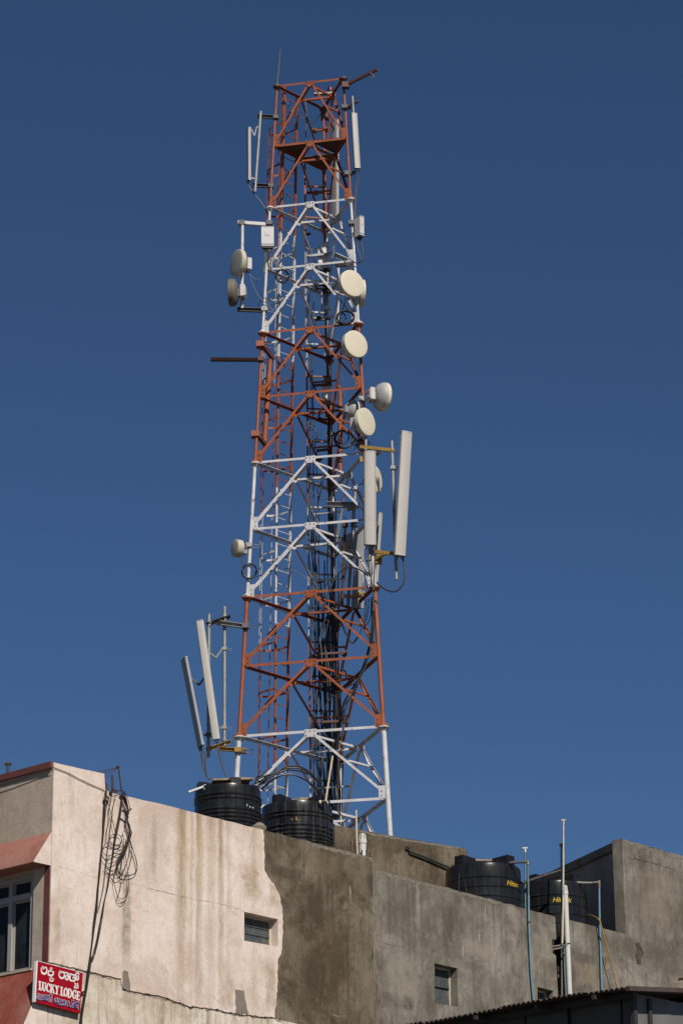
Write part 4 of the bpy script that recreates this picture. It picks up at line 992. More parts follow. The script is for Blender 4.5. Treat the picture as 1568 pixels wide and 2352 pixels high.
t = dish(YE(560,840), YL('C',1490)-.02, 8, .30, 'small pale drum antenna glimpsed behind the cables low in the tower', depth=.10, back=.08, odu=False)
mount('antenna_mount', 'rusty bar with end plates across the lower orange bay', q2(600,750,.9), [('bar','bar',[q2(390,760,1.0),q2(800,735,1.0)],.045,'dorange'), ('end_plate','box',[q2(412,765,1.0)],.10,'dorange'), ('end_plate','box',[q2(790,745,1.0)],.11,'dorange')])
mount('antenna_mount', 'rusty bar with end plates just above the lowest joint', q2(600,1700,.9), [('bar','bar',[q2(400,1708,1.0),q2(830,1690,1.0)],.045,'dorange'), ('end_plate','box',[q2(810,1690,1.0)],.12,'dorange')])
coil(YE(780,1060), YL('C',1500)-.2, .06, .12, 2, .010, 'small pale hose loop right of the rear leg')
# ---------------- small left dish and the low left sector
ya = YL('A', 1260); q = lambda x, y, o=0: pt(ZD(x, y), ya+o)
dish(ZD(163,908), ya-.12, -62, .37, 'smallest cream dish, alone on the white left leg', depth=.13, back=.05, odu=False, rm='dish2')
mount('dish_mount', 'black clamp holding the smallest dish to the white leg', q(255,905), [('clamp','clamp',[q(268,890)],.13,'galv'), ('arm','bar',[q(215,905,-.1),q(262,890)],.09,'dsteel')])
coil(ZD(272,1080), ya-.06, .145, .165, 2, .014, 'black cable ring hung on the white left leg below the smallest dish')
cable('jumper_cable', [q(*p, -.1) for p in ((222,960),(218,1010),(222,1070),(245,1125),(310,1122),(380,1100),(470,1060))], .010, 'black cable from the smallest dish trailing across the white bay')
cable('jumper_cable', [q(*p, .3) for p in ((490,1050),(560,1062),(640,1100),(700,1140),(725,1170))], .008, 'thin black wire sagging inside the lower white bay')
ya = YL('A', 1600); q = lambda x, y, o=0: pt(YG(x, y), ya+o)
mount('antenna_mount', 'two-pipe steel frame with yellow arms low on the left leg', q(516,1705), [
    ('pipe','tube',[q(348,1778,-.5),q(355,280,-.5)],.036,'galv'), ('pipe','tube',[q(516,1706,-.05),q(518,203,-.05)],.036,'galv'),
    ('cross_arm','chan',[q(345,385,-.55),q(590,300,.1)],.085,'dsteel'), ('arm','chan',[q(440,368,-.2),q(720,408)],.08,'galv'),
    ('cross_arm','chan',[q(340,1695,-.55),q(590,1612,.1)],.07,'yellow'), ('arm','chan',[q(460,1690,-.2),q(690,1706)],.065,'yellow'),
    ('clamp','ring',[q(355,368,-.5),q(355,280,-.5)],.055,'galv'), ('clamp','ring',[q(518,300,-.05),q(518,203,-.05)],.055,'galv'), ('clamp','ring',[q(516,1600,-.05),q(517,1500,-.05)],.055,'galv'),
    ('clamp','clamp',[q(735,408)],.14,'dsteel'), ('clamp','clamp',[q(658,1705,-.07)],.14,'yellow'), ('clamp','clamp',[q(712,1712,.08)],.13,'dsteel'),
    ('clamp','clamp',[q(518,645,-.05)],.09,'galv'), ('clamp','clamp',[q(516,1470,-.05)],.09,'galv'), ('clamp','clamp',[q(350,1545,-.5)],.10,'dsteel'),
    ('link','bar',[q(335,665,-.3),q(425,738,-.2)],.032,'galv'), ('link','bar',[q(425,738,-.2),q(492,642,-.1)],.032,'galv'),
    ('link','bar',[q(168,955,-.6),q(252,1022,-.55)],.034,'dsteel'), ('link','bar',[q(252,1022,-.55),q(312,938,-.5)],.034,'dsteel'), ('link','bar',[q(280,1545,-.6),q(345,1545,-.5)],.04,'dsteel'), ('link','bar',[q(440,1472,-.2),q(510,1470,-.06)],.04,'galv')])
panel(YG(92,745), YG(268,1668), ya-1.0, .27, .06, -69, 'outer leaning panel antenna, dull grey, at the low left', 'pgrey', conn=3)
panel(YG(258,345), YG(432,1594), ya-.85, .15, .075, -4, 'inner leaning panel antenna, bright and longer, at the low left', 'panel2', conn=2)
for k, pts in enumerate((((262,1690),(278,1800),(288,1870),(310,1930),(335,1990),(350,2020)),((280,1700),(292,1800),(310,1880),(335,1975),(400,2040)),((302,1705),(316,1780),(318,1880),(335,1970),(375,2010)))):
    cable('jumper_cable', [q(*p, -.8-.2*k) for p in pts], .013, ['left','middle','right'][k]+' of three black cables under the dull grey leaning panel', 'cables under the grey leaning panel')
cable('jumper_cable', [q(*p, -.5) for p in ((440,1615),(455,1690),(475,1790),(500,1880),(530,1960),(560,2030))], .018, 'thick black cable under the bright leaning panel')
# arcs of cable over the second tank
AR = 'black cables arching over the water tanks'
for k, pts in enumerate((((545,520),(575,470),(640,440),(700,425),(760,385),(850,378),(930,412),(1000,490),(1045,560),(1080,640)),((575,510),(650,478),(740,440),(830,438),(920,478),(1000,545),(1060,610)),((600,540),(690,466),(790,430),(880,458),(950,502),(1010,570),(1060,640)),((560,500),(640,452),(740,398),(870,392),(960,450),(1040,540),(1075,600)),((585,500),(670,450),(760,408),(800,402),(870,410),(925,432)))):
    cable('arching_cable', [pt(ZF(*p), 55.9+.12*k+.012*j*j) for j, p in enumerate(pts)], .017, 'black cable in the spray arching from the tower over the ribbed tanks', AR)
coil(ZF(600,465), 56.0, .09, .06, 3, .010, 'tangle of black cable at the foot of the arching cables')
for k, pts in enumerate((((1215,-20),(1205,250),(1190,520),(1140,760),(1075,960),(985,1140),(920,1260),(850,1420),(800,1620),(775,1900)), ((1228,-20),(1215,300),(1180,600),(1120,820),(1060,960),(1000,1060),(960,1180),(900,1330),(870,1380)), ((640,120),(700,60),(760,0),(820,-60)), ((980,1170),(930,1290),(840,1400),(800,1500),(760,1700),(750,2000)), ((600,140),(570,300),(540,420),(520,560),(530,800),(545,1000),(560,1300),(540,1600)))):
    cable('jumper_cable', [q2(*p, (.0,.1,.5,.4,.7)[k]) for p in pts], (.012,.011,.014,.014,.012)[k], 'black cable straying outside the tray run at the lower orange bays', 'stray black cables at the lower orange bays')
q3 = lambda x, y, o=0: pt(YD(x, y), YL('B', 1250)+o)
for k, pts in enumerate((((130,0),(110,200),(70,420),(40,620),(30,800),(40,1100),(60,1400),(50,1900)), ((40,780),(70,900),(90,1060),(75,1200),(45,1320),(40,1500)), ((20,240),(120,320),(220,330),(280,318)), ((420,575),(470,620),(500,640)), ((370,820),(400,930),(400,1020),(420,1200),(380,1290),(355,1200)), ((70,420),(110,250),(150,80),(165,-60)))):
    cable('jumper_cable', [q3(*p, (.75,.75,.8,.5,.6,.7)[k]) for p in pts], (.013,.009,.007,.008,.007,.009)[k], 'black cable straying across the middle white bay', 'stray black cables in the middle white bay')
for x, y, zf, s, ly, lab in ((196,845,YD,.11,1130,'left'), (252,848,YD,.11,1130,'right')):
    c = pt(zf(x, y), YL('C', 1200)-.3); mb = MB(); mb.obox(c, V((1,0,0)), V((0,1,0)), UPV, .085, .09, .085); mb.tube([c-V((.06,0,0)), c+V((.06,0,0))], .03, 10)
    solo('lamp_block', mb, M['cable'], lab + ' of two black blocks on a rung in the lower white bay', 'clamp', 'paired black blocks')
for x, y, zf, w_, h_, dd, lab in ((172,195,YB,.10,.075,.1,'black plug on the tray rung in the upper white bay'), (392,1940,YB,.10,.09,.1,'black plug on the lowest tray rung of the white bays'), (115,1490,YD,.17,.10,.12,'wound black bundle on the rung at the foot of the white bay')):
    c = pt(zf(x, y), YL('C', zf(x, y)[1])-.4); mb = MB()
    for j in range(4): mb.tube([c+V((-w_/2, -.02*j, h_*(.1*j-.15))), c+V((w_/2, -.02*j+.01, h_*(.25-.1*j)))], h_*.3, 8)
    solo('plug', mb, M['cable'], lab, 'connector')
rru(YE(545,690), YL('C',1480)-.15, .15, .10, .10, 4, 'small grey box above the hidden pale drum low in the tower')
rru(YD(250,562), YL('C',1160)-.25, .10, .09, .08, 4, 'tiny rusty-edged box on the rear leg in the middle white bay')
rru(YC(430,60), YL('C',880)-.25, .16, .07, .1, 4, 'flat box tucked above the radio box in the orange bay')
# ================================================================== WATER TANKS
UP = V((0,0,1))
def tank(zf, cx, half, ysh, rings, lugs, Y, label, mat, ridge=.024, ytop=None, dome=.12, lf=.6):
    c0 = pt(zf(cx, ysh), Y); Rr = (pt(zf(cx+half, ysh), Y)-c0).length
    zs = c0.z; base = V((c0.x, Y, ROOF - .15 if cx < 0 else min(ROOF, zs-1.1)))
    t = thing('water_tank', label, 'water tank', base, 'black plastic rooftop water tanks')
    zr = sorted(pt(zf(cx, y), Y-Rr).z for y in rings)
    prof = [(.001, base.z), (Rr, base.z)]
    gap = zr[1]-zr[0]; zz = zr[0]-gap
    extra = []
    while zz > base.z+.1: extra.append(zz); zz -= gap*1.15
    hh = ridge
    for z in sorted(extra+zr):
        prof += [(Rr, z-hh*1.2), (Rr+hh*.55, z-hh*.55), (Rr+hh*.8, z), (Rr+hh*.55, z+hh*.55), (Rr, z+hh*1.2)]
    prof += [(Rr, zs-.03), (Rr*.985, zs+dome*.22), (Rr*.93, zs+dome*.5), (Rr*.85, zs+dome*.74), (Rr*.72, zs+dome*.86), (Rr*.64, zs+dome*.88), (Rr*.60, zs+dome), (Rr*.5, zs+dome+.008), (Rr*.25, zs+dome+.012), (.001, zs+dome+.013)]
    ax = V((c0.x, Y, 0)); mb = MB(); mb.lathe(prof, ax, UP, 64); body = part('tank_body', mb, mat, t)
    zt = pt(zf(cx, ytop), Y-Rr*lf).z if ytop else zs+.28
    for a in lugs:
        g = R(a); f = V((math.sin(g), -math.cos(g), 0)); s = V((f.y, -f.x, 0))
        mb = MB(); r0, r1, w = Rr*.42, Rr*.95, Rr*.15
        lo = zs - .02; A = []
        for ww in (-w, w):
            A += [ax + f*r0 + s*ww + UP*(zs+.12), ax + f*r1 + s*ww + UP*lo, ax + f*(r1-.01) + s*ww + UP*zt, ax + f*r0 + s*ww + UP*(zt-.02)]
        mb.add(A, [(0,1,2,3),(7,6,5,4),(0,4,5,1),(1,5,6,2),(2,6,7,3),(3,7,4,0)]); part('lug', mb, mat, t)
    mb = MB(); mb.lathe([(Rr*.3, zs+dome),(Rr*.31, zs+dome+.015),(.001, zs+dome+.018)], ax, UP, 32); part('lid', mb, mat, t)
    return t, ax, Rr, zs, zt, body
Yw = lambda p: W1.px(p).y
Yw2 = lambda p: W2.px(p).y
Y1, Y2 = Yw((523, 1880)) + 1.3, Yw((680, 1920)) + 1.4
t1 = tank(ZF, 367, 230, 552, (560,589,664,692,720,748,777), (18,108,198,-72), Y1, 'left ribbed black water tank with a broken board on its lid', M['tank'], ytop=450, dome=.03, lf=.95)
t2 = tank(ZF, 850, 246, 676, (684,711,779,811,840,867,893), (-38,52,142,-128), Y2, 'dust-streaked ribbed black water tank in front of the tower', M['tankd'], ytop=576, dome=.05, lf=.7)
Y3 = Yw2((1108, 2035)) + 1.55; Y4 = Yw2((1271, 2090)) + 1.4
t3 = tank(W5z, 518, 338, 650, (686,770,856), (-45,50,140,-130), Y3, 'left domed black water tank with yellow lettering near its right edge', M['tank'], .016, ytop=504, dome=.095)
t4 = tank(W5z, 1152, 289, 790, (848,934,1018), (-48,46,136,-138), Y4, 'right domed black water tank partly behind the white vent pipe', M['tank'], .016, ytop=672, dome=.045)
def board(t, sx, sy, rot, tilt, nm='lid_board', dz=.11, dx=0):
    _, ax, Rr, zs, zt, _ = t; g = R(rot); r = V((math.cos(g), math.sin(g), 0)); f = V((-math.sin(g), math.cos(g), 0)); u = (UP + r*tilt).normalized(); r2 = f.cross(u)
    mb = MB(); c = ax + UP*(zt + dz - .1) + V((dx, -.05, 0))
    mb.obox(c, r2, f, u, sx, sy, .03); mb.obox(c + r2*sx*.3 - f*sy*.2 + u*.02, (r2+f*.3).normalized(), (f-r2*.3).normalized(), u, sx*.5, sy*.5, .02)
    solo('board', mb, M['wood'], *nm)
board(t1, .62, .5, 8, -.05, ('broken weathered board lying on the left ribbed tank', 'board'), .12, .05)
board(t2, .45, .4, -4, -.06, ('thin weathered board lying on the dust-streaked tank', 'board'), .06, .0)
board(t3, .45, .4, 20, -.05, ('weathered board lying on the left domed tank', 'board'), .06, .0)
def wrap_text(body_t, txt, a0, a1, zc, h, mat, name):
    t, ax, Rr, zs, zt, body = body_t
    cu = bpy.data.curves.new('lettering', 'FONT'); cu.body = txt; cu.shear = .25; cu.offset = .035; cu.resolution_u = 3
    o = bpy.data.objects.new('lettering', cu); COL.objects.link(o)
    dg = bpy.context.evaluated_depsgraph_get(); me = bpy.data.meshes.new_from_object(o.evaluated_get(dg))
    vs = [v.co.copy() for v in me.vertices]; fs = [tuple(p.vertices) for p in me.polygons]
    bpy.data.objects.remove(o)
    x0, x1 = min(v.x for v in vs), max(v.x for v in vs); y0, y1 = min(v.y for v in vs), max(v.y for v in vs)
    mb = MB(); out = []
    for v in vs:
        g = R(a0 + (a1-a0)*(v.x-x0)/(x1-x0)); z = zc + h*((v.y-y0)/(y1-y0)-.5)
        out.append(V((ax.x + math.sin(g)*(Rr+.004), ax.y - math.cos(g)*(Rr+.004), z)))
    mb.add(out, fs); part(name, mb, mat, t)
ZL = Zm(1980, 3480, 350/1568)
zc3 = pt(ZL(290, 258), Y3 - t3[2]*.64).z; zc4 = pt(ZL(1090, 545), Y4 - t4[2]*.97).z
wrap_text(t3, 'Hitank', 35, 67, zc3, .092, M['tyellow'], 'lettering')
wrap_text(t4, 'Hitank', -7, 28, zc4, .088, M['tyellow'], 'lettering')
# worn label remains on the ribbed tanks
def smudge(tk, zf, spots, mat):
    t, ax, Rr, zs, zt, body = tk; mb = MB()
    for x, y, w, h in spots:
        c = pt(zf(x, y), ax.y-Rr*.9); s = (c.x-ax.x)/Rr; g0 = math.asin(max(-.95, min(.95, s)))
        L = []
        for k in range(9):
            e = 2*math.pi*k/9; rr = rnd.uniform(.5, 1.1); g = g0 + w*rr*math.cos(e)/Rr; L.append(V((ax.x+math.sin(g)*(Rr+.004), ax.y-math.cos(g)*(Rr+.004), c.z+h*rr*math.sin(e))))
        mb.add(L, [tuple(range(9))])
    part('worn_label', mb, mat, t)
smudge(t1, ZF, ((500,642,.012,.03),(520,650,.03,.014),(540,650,.018,.02)), M['pvc'])
smudge(t2, ZF, ((815,752,.02,.008),(845,744,.014,.022),(850,757,.03,.008),(870,756,.012,.006)), M['tyellow'])
# pipes by the tanks
q = lambda x, y, o=0: pt(YG(x, y), Y1-.35+o)
t = thing('overflow_pipe', 'short white pipe stub poking left from the left ribbed tank', 'pipe', q(300, 2085))
part('pipe', MB().tube([q(138,2146,-.15), q(312,2082)], .021, 10), M['pvc'], t)
part('elbow', MB().tube([q(312,2078,.02), q(318,2110,-.03), q(318,2140,-.03)], [.03,.032,.026], 10), M['pvc'], t)
q = lambda x, y, o=0: pt(YF(x, y), Y2-.55+o)
t = thing('overflow_pipe', 'cream pipe leaning up from the dust-streaked tank', 'pipe', q(530, 890))
part('pipe', MB().tube([q(530,892), q(627,262)], .017, 10), M['cream'], t)
part('elbow', MB().tube([q(450,908,.05), q(535,890,0)], .022, 10), M['gpipe'], t); part('collar', MB().tube([q(442,910,.05), q(472,906,.05)], .036, 12), M['cream'], t)
p = W1.P(W1.uz(ZF(620,808))[0], W1.uz(ZF(620,822))[1], -.1)
mb = MB()
vs = []; ph = [(i, j) for i in range(5) for j in range(8)]
for i in range(6):
    for j in range(9):
        th, g = math.pi*i/5, 2*math.pi*j/9; rr = .11*rnd.uniform(.8, 1.15)
        vs.append(p + V((math.sin(th)*math.cos(g)*rr*1.15, math.sin(th)*math.sin(g)*rr, math.cos(th)*rr*.95+.04)))
mb.add(vs, [(i*9+j, i*9+(j+1) % 9, (i+1)*9+(j+1) % 9, (i+1)*9+j) for i in range(5) for j in range(9)])
solo('stone', mb, M['stone'], 'rough stone sitting on the parapet between the ribbed tanks', 'stone')
def vent(zf, x, ytop, ybot, pl, off, r, label, x2=None):
    a, b = pl.px(zf(x, ytop), off), pl.px(zf(x2 or x, ybot), off)
    t = thing('vent_pipe', label, 'pipe', b)
    ax = (a-b).normalized(); L = (a-b).length
    part('pipe', MB().tube([b, a-ax*.13], r, 18), M['pvc'], t)
    part('collar', MB().lathe([(r,-.03),(r*1.14,-.03),(r*1.14,.03),(r*.7,.035),(r*.7,.03)], a-ax*.14, ax, 18), M['pvc'], t)
    mb = MB(); c = a - ax*.12
    for k in range(8):
        g = 2*math.pi*k/8; dv = V((math.cos(g), math.sin(g), 0)); mb.bar(c+dv*r*.9, c+dv*r*.72+ax*.10, .022, .012, dv)
    mb.lathe([(r*.78,.095),(r*.74,.115),(.001,.12)], c, ax, 18); mb.lathe([(r*.55,0),(r*.5,.1)], c, ax, 12)
    part('slotted_cap', mb, M['pvc'], t)
# rebar and vent on the cement end of the lodge
vent(W4z, 417, 287, 475, W1, -.16, .066, 'white slotted vent pipe standing among rebar on the cement parapet')
RB = 'rusty rebar stubs on the cement parapet'
for k, (x, y0, y1) in enumerate(((296,390,445),(319,350,450),(316,405,450),(350,328,455),(358,380,455),(412,420,470),(445,425,478),(479,440,490))):
    a, b = W1.px(W4z(x, y0), -.10), W1.px(W4z(x, y1), -.10)
    solo('rebar', MB().tube([b-UP*.1, a], .012, 6), M['rust'], 'short rusty rebar stub rising from the cement parapet beside the vent pipe', 'rebar', RB)
solo('rebar', MB().tube([W1.px(W4z(443,470), -.10), W1.px(W4z(462,342), -.10)], .012, 6), M['rust'], 'rusty rebar leaning right of the slotted vent pipe on the cement parapet', 'rebar', RB)
solo('standing_pipe', MB().tube([W1.px(W4z(375,470), -.12), W1.px(W4z(368,300), -.12), W1.px(W4z(364,88), -.12)], .016, 8), M['cream'], 'tall thin cream rod beside the slotted vent pipe on the parapet', 'rod')
# ------------------------------------------------------------------ pipes on the grey wall
def pl_pts(zf, pts, off): return [W2.px(zf(*p), o if isinstance(o, float) else off) for p, o in zip(pts, [off]*len(pts))]
def tee(t, p, mat, r=.03, L=.14):
    ax = (V((1, -.1, 0))).normalized()
    part('tee', MB().tube([p-ax*L/2, p+ax*L/2], r, 10).tube([p-UP*.07, p], r*.95, 10), mat, t)
# A: blue downpipe from left domed tank
a = pl_pts(W6z, ((237,330),(243,610),(246,840),(252,1000),(264,1250),(279,1440),(290,1560)), .05)
lug = pt(W6z(95, 329), Y3-t3[2]*.75)
t = thing('water_pipe', 'blue pipe running from the left domed tank down the grey wall', 'pipe', a[-1])
part('upper_pipe', MB().tube([a[0], a[1]], .017, 10), M['teal'], t); part('lower_pipe', MB().tube(smooth(a[1:], 4), .020, 10), M['blue'], t)
el = W2.px(W6z(240, 318), .05)
part('elbow', MB().tube([el-V((.1,-.05,0)), el, el-UP*.02, a[0]-UP*.03], .026, 10), M['gpipe'], t)
part('outlet_pipe', MB().tube([lug, el-V((.06,-.03,0))], .020, 10), M['gpipe'], t); part('collar', MB().tube([lug-V((.02,-.02,0)), lug+V((.05,-.03,0))], .030, 10), M['gpipe'], t)
part('band', MB().tube([a[2]-UP*.015, a[2]+UP*.02], .026, 10), M['rust'], t)
# B: teal standpipe with tee
b = [W2.px(W6z(*p), -.45) for p in ((214,204),(214,480),(216,730))]
t = thing('stand_pipe', 'teal standpipe with a pale tee top beside the left domed tank', 'pipe', b[-1]-UP*.6)
part('pipe', MB().tube(b+[b[-1]-UP*.7], .016, 10), M['teal'], t); tee(t, b[0], M['pvc'], .021, .09)
# C: dark topped teal pipe, D: cream rod in the shaft
c = [W2.px(W6z(*p), -.06) for p in ((524,170),(526,480),(527,900),(528,1250),(530,1560))]
t = thing('stand_pipe', 'dark-topped teal standpipe rising out of the wall shaft', 'pipe', c[-1])
part('upper_pipe', MB().tube(c[:3], .017, 10), M['teal'], t); part('lower_pipe', MB().tube(c[2:], .016, 10), M['gpipe'], t); tee(t, c[0], M['dpipe'], .021, .09)
dd = [W2.px(W6z(*p), .03) for p in ((543,-37),(543,400),(538,800),(533,1020))]
t = thing('stand_pipe', 'tallest thin cream pipe with a tee top before the domed tank', 'pipe', dd[-1])
part('pipe', MB().tube(dd, [.012,.014,.016,.017], 10), M['cream'], t); tee(t, dd[0], M['cream'], .018, .08)
solo('shaft_pipe', MB().tube([W2.px(W6z(*p), .02) for p in ((548,1030),(553,1250),(566,1520))], .015, 10), M['teal'], 'dull teal pipe low in the shaft beside the white vent pipe', 'pipe')
for k, (p0, p1) in enumerate((((440,1050),(540,1035)), ((440,1075),(535,1058)))):
    solo('shaft_pipe', MB().tube([W2.px(W6z(*p0), -.1), W2.px(W6z(*p1), -.0)], .016, 8), M['gpipe'], ['upper','lower'][k]+' of two stub pipes crossing the hole in the grey wall', 'pipe', 'stub pipes in the wall hole')
solo('shaft_pipe', MB().tube([W2.px(W6z(*p), .03) for p in ((538,1100),(560,1130))], .018, 8), M['gpipe'], 'short grey pipe end slanting against the white vent pipe', 'pipe')
vent(W6z, 556, 522, 1560, W2, .05, .046, 'tall white vent pipe with slotted cap fixed to the grey wall', 601)
solo('pipe_strap', MB().tube(smooth([W2.px(W6z(*p), .10) for p in ((553,1015),(578,1018),(602,1020))], 4), .008, 6), M['rust'], 'rusty wire strap tied round the tall white vent pipe', 'strap')
# E: blue pipe from right tank
e = pl_pts(W6z, ((849,515),(853,820),(862,1120),(873,1450)), .05)
lug = pt(W6z(672, 500), Y4-t4[2]*.7); el = W2.px(W6z(840, 498), .05)
t = thing('water_pipe', 'blue pipe running from the right domed tank down the grey wall', 'pipe', e[-1])
part('pipe', MB().tube(e, [.018,.019,.020,.021], 10), M['blue'], t)
part('elbow', MB().tube([el-V((.1,-.02,0)), el, e[0]+UP*.08, e[0]-UP*.06], .026, 10), M['gpipe'], t)
part('outlet_pipe', MB().tube([lug, el-V((.05,-.03,0))], .020, 10), M['galv'], t); part('collar', MB().tube([lug-V((.03,0,0)), lug+V((.05,0,0))], .030, 10), M['gpipe'], t)
# F: slanting overflow between the tanks
f0, f1 = pt(W6z(185, 503), Y3-.2), pt(W6z(516, 395), W2.px(W6z(516, 395)).y+.1)
t = thing('overflow_pipe', 'thick dark pipe slanting from the left domed tank to the shaft', 'pipe', f0)
part('pipe', MB().tube([f0, f1], .030, 12), M['dpipe'], t); m_ = f0.lerp(f1, .6); ax = (f1-f0).normalized(); part('coupling', MB().tube([m_-ax*.06, m_+ax*.06], .043, 12), M['dpipe'], t)
yc_ = [W2.px(W6z(*p), o) for p, o in (((748,773),-.4),((800,786),-.1),((845,815),.1),((870,880),.16),((930,1110),.18),((1005,1400),.18))]
cable('hose', yc_, .011, 'yellow hose slanting down the grey wall from the right tank', cat='hose', mat=M['ycable'])
solo('wire_tie', MB().tube(smooth([W2.px(W6z(*p), .09) for p in ((832,812),(850,822),(870,826),(860,838),(842,830),(862,815))], 4), .007, 5), M['rust'], 'rusty wire tie binding the yellow hose to the blue pipe', 'wire')
# weeds before left domed tank
for k, (x0, x1, y0, y1) in enumerate(((305,303,655,812), (347,372,710,835))):
    solo('dry_stalk', MB().tube([W2.px(W5z(x1, y1), -.1), W2.px(W5z(x0, y0), -.1)], [.010,.005], 6), M['twig'], ['upright','leaning'][k]+' dry stalk growing on the parapet before the left domed tank', 'plant', 'dry stalks on the parapet')
# ------------------------------------------------------------------ wires and rebar on the left parapet
LRB = 'rusty rebar on the pale parapet'
for k, (a, b, r) in enumerate((((168,350),(160,500),.014),((187,388),(183,500),.014),((273,238),(263,510),.016),((279,338),(270,510),.018),((305,465),(303,530),.012),((335,465),(332,550),.012))):
    solo('rebar', MB().tube([W1.px(T1(*b), -.1), W1.px(T1(*a), -.1)], r, 6), M['rust'], 'upright rusty rebar stub on the pale parapet above the hanging wires', 'rebar', LRB)
t = thing('wire_pole', 'thin leaning iron rod holding wires above the pale parapet', 'rod', W1.px(T1(425,555), -.1))
part('rod', MB().tube([W1.px(T1(425,560), -.1), W1.px(T1(365,110), -.1)], .012, 6), M['rust'], t); part('knob', MB().tube([W1.px(T1(366,122), -.1), W1.px(T1(361,95), -.1)], .024, 8), M['rust'], t)
WG = 'black wires hanging down the pale wall'
def wire(pts, r, label, group=WG, zf=T1, off=.05, k=5, mat=None):
    pts = [(x+rnd.uniform(-4, 4), y+rnd.uniform(-5, 5)) for x, y in pts] if zf is T1 else pts
    P_ = [W1.px(zf(*p), off if not isinstance(off, (list, tuple)) else off[min(i, len(off)-1)]) for i, p in enumerate(pts)]
    cable('wall_wire', P_, r, label, group, mat or M['wireb'], k, 5, 'wire')
z2t = lambda x, y: ((x*600/1568-380)*3.92, (3500+y*600/1568-3040)*3.92)     # second enlargement into T1 units
run1 = [(175,490),(162,640),(152,760),(136,1000),(118,1240),(97,1500),(76,1750),(54,2000),(30,2250)] + [z2t(*p) for p in ((1003,380),(982,540),(962,720),(942,870),(922,1010),(905,1150),(885,1280),(862,1400),(838,1600))]
run2 = [(432,560),(405,760),(372,950),(333,1150),(302,1330),(270,1550),(238,1750),(200,2000),(152,2200)] + [z2t(*p) for p in ((1075,370),(1050,520),(1015,700),(980,840),(955,890),(932,1010),(912,1180),(890,1300),(868,1420),(848,1600))]
for j in range(7):
    dx = (j-3)*5; wire([(x+dx*(.6+.7*math.sin(i*.9+j)), y) for i, (x, y) in enumerate(run1)], .0052 if j != 3 else .009, 'black wire of the left bundle running the full height of the pale wall', 'left wire bundle on the pale wall', off=.03+.008*j)
for j in range(6):
    dx = (j-2.5)*5; wire([(x+dx*(.5+.8*math.sin(i*.7+j*1.3)), y) for i, (x, y) in enumerate(run2)], .0052 if j != 3 else .008, 'black wire of the right bundle joining the left one near the sign', 'right wire bundle on the pale wall', off=.04+.008*j)
loops = [
 ([(205,650),(225,760),(262,900),(300,1080),(330,1180)], 'wire swinging from the first knot across to the right bundle'),
 ([(318,560),(310,640),(280,760),(265,900),(240,1080),(215,1300),(190,1500),(165,1750),(130,2000),(90,2200),(60,2352)], 'long wire crossing from the second rebar down to the left'),
 ([(258,520),(252,620),(240,680),(215,800),(215,950),(185,1120),(172,1280),(190,1320),(280,1350),(380,1330),(415,1280)], 'wire dropping from the middle rebar into a flat curve'),
 ([(417,1255),(395,1330),(325,1355),(255,1330),(232,1255),(258,1185),(325,1165),(395,1190),(417,1255)], 'small round wire loop between the two bundles'),
 ([(430,1375),(330,1330),(230,1305),(150,1340),(120,1415),(145,1485),(215,1510),(290,1480),(400,1420),(470,1390)], 'wide flat wire loop crossing the left bundle'),
 ([(420,1600),(405,1690),(330,1755),(240,1745),(185,1680),(178,1590),(225,1520),(300,1480),(380,1490),(420,1600)], 'large round wire loop low between the bundles'),
 ([(105,1480),(140,1560),(210,1630),(240,1625),(320,1600),(360,1550)], 'sagging wire under the flat loop'),
 ([(150,1690),(230,1740),(300,1735),(360,1690)], 'shallow sagging wire below the round loop'),
 ([(155,1720),(230,1830),(300,1920)], 'thin straight wire slanting down right'),
 ([(540,1230),(565,1330),(610,1450),(645,1580),(660,1700),(630,1770),(560,1810),(480,1815),(400,1790),(355,1720),(362,1620),(410,1490),(490,1330),(525,1220)], 'biggest teardrop wire loop at the right'),
 ([(535,1240),(570,1350),(620,1480),(655,1610),(658,1730),(610,1800),(510,1830),(420,1815),(365,1760),(358,1650)], 'second wire lying along the biggest teardrop loop'),
 ([(545,1240),(550,1330),(530,1500),(490,1640),(440,1740),(390,1790),(360,1740),(362,1600)], 'narrow wire loop inside the teardrop'),
 ([(560,1340),(580,1480),(560,1600),(520,1730),(460,1860),(415,1880),(385,1850),(370,1760)], 'wire loop ending just below the teardrop'),
 ([(475,1240),(470,1400),(490,1600),(518,1800),(522,1980),(500,2120),(420,2190),(345,2120),(305,1950),(300,1840),(330,1700),(370,1500)], 'longest hanging wire loop'),
 ([(340,2170),(415,2240),(495,2160),(522,1990)], 'second strand at the foot of the longest loop'),
 ([(345,2170),(390,2060),(410,1900),(408,1700),(430,1500),(450,1250),(435,1150),(465,1125)], 'thin upright wire inside the longest loop'),
 ([(270,1780),(300,1850),(350,1860),(410,1820),(440,1780)], 'short sagging wire over the longest loop'),
 ([(545,1090),(578,1130),(565,1170),(535,1190)], 'tiny wire ear beside the right clump'),
 ([(300,505),(350,490),(400,480),(440,490),(480,540),(520,640),(545,760)], 'wire draped over the parapet to the right clump'),
]
for pts, lab in loops: wire(pts, .0052, lab + ' on the pale wall', WG, off=.05+rnd.random()*.03)
for j in range(8):
    w = (j-3.5)*7; base_ = [(445,560),(470,640),(500,720),(515,820),(508,930),(530,1040),(545,1140),(530,1240),(470,1400),(400,1520),(362,1650)]
    wire([(x+w*(.5+.6*math.sin(i+j*1.1)), y) for i, (x, y) in enumerate(base_)], .006, 'wire in the thick tangled clump right of the bundles on the pale wall', 'tangled wire clump on the pale wall', off=.04+.015*j)
wire([(430,800),(470,830),(510,860),(530,810),(560,770)], .016, 'thick short cable end sticking out of the tangled clump on the pale wall', off=.12)
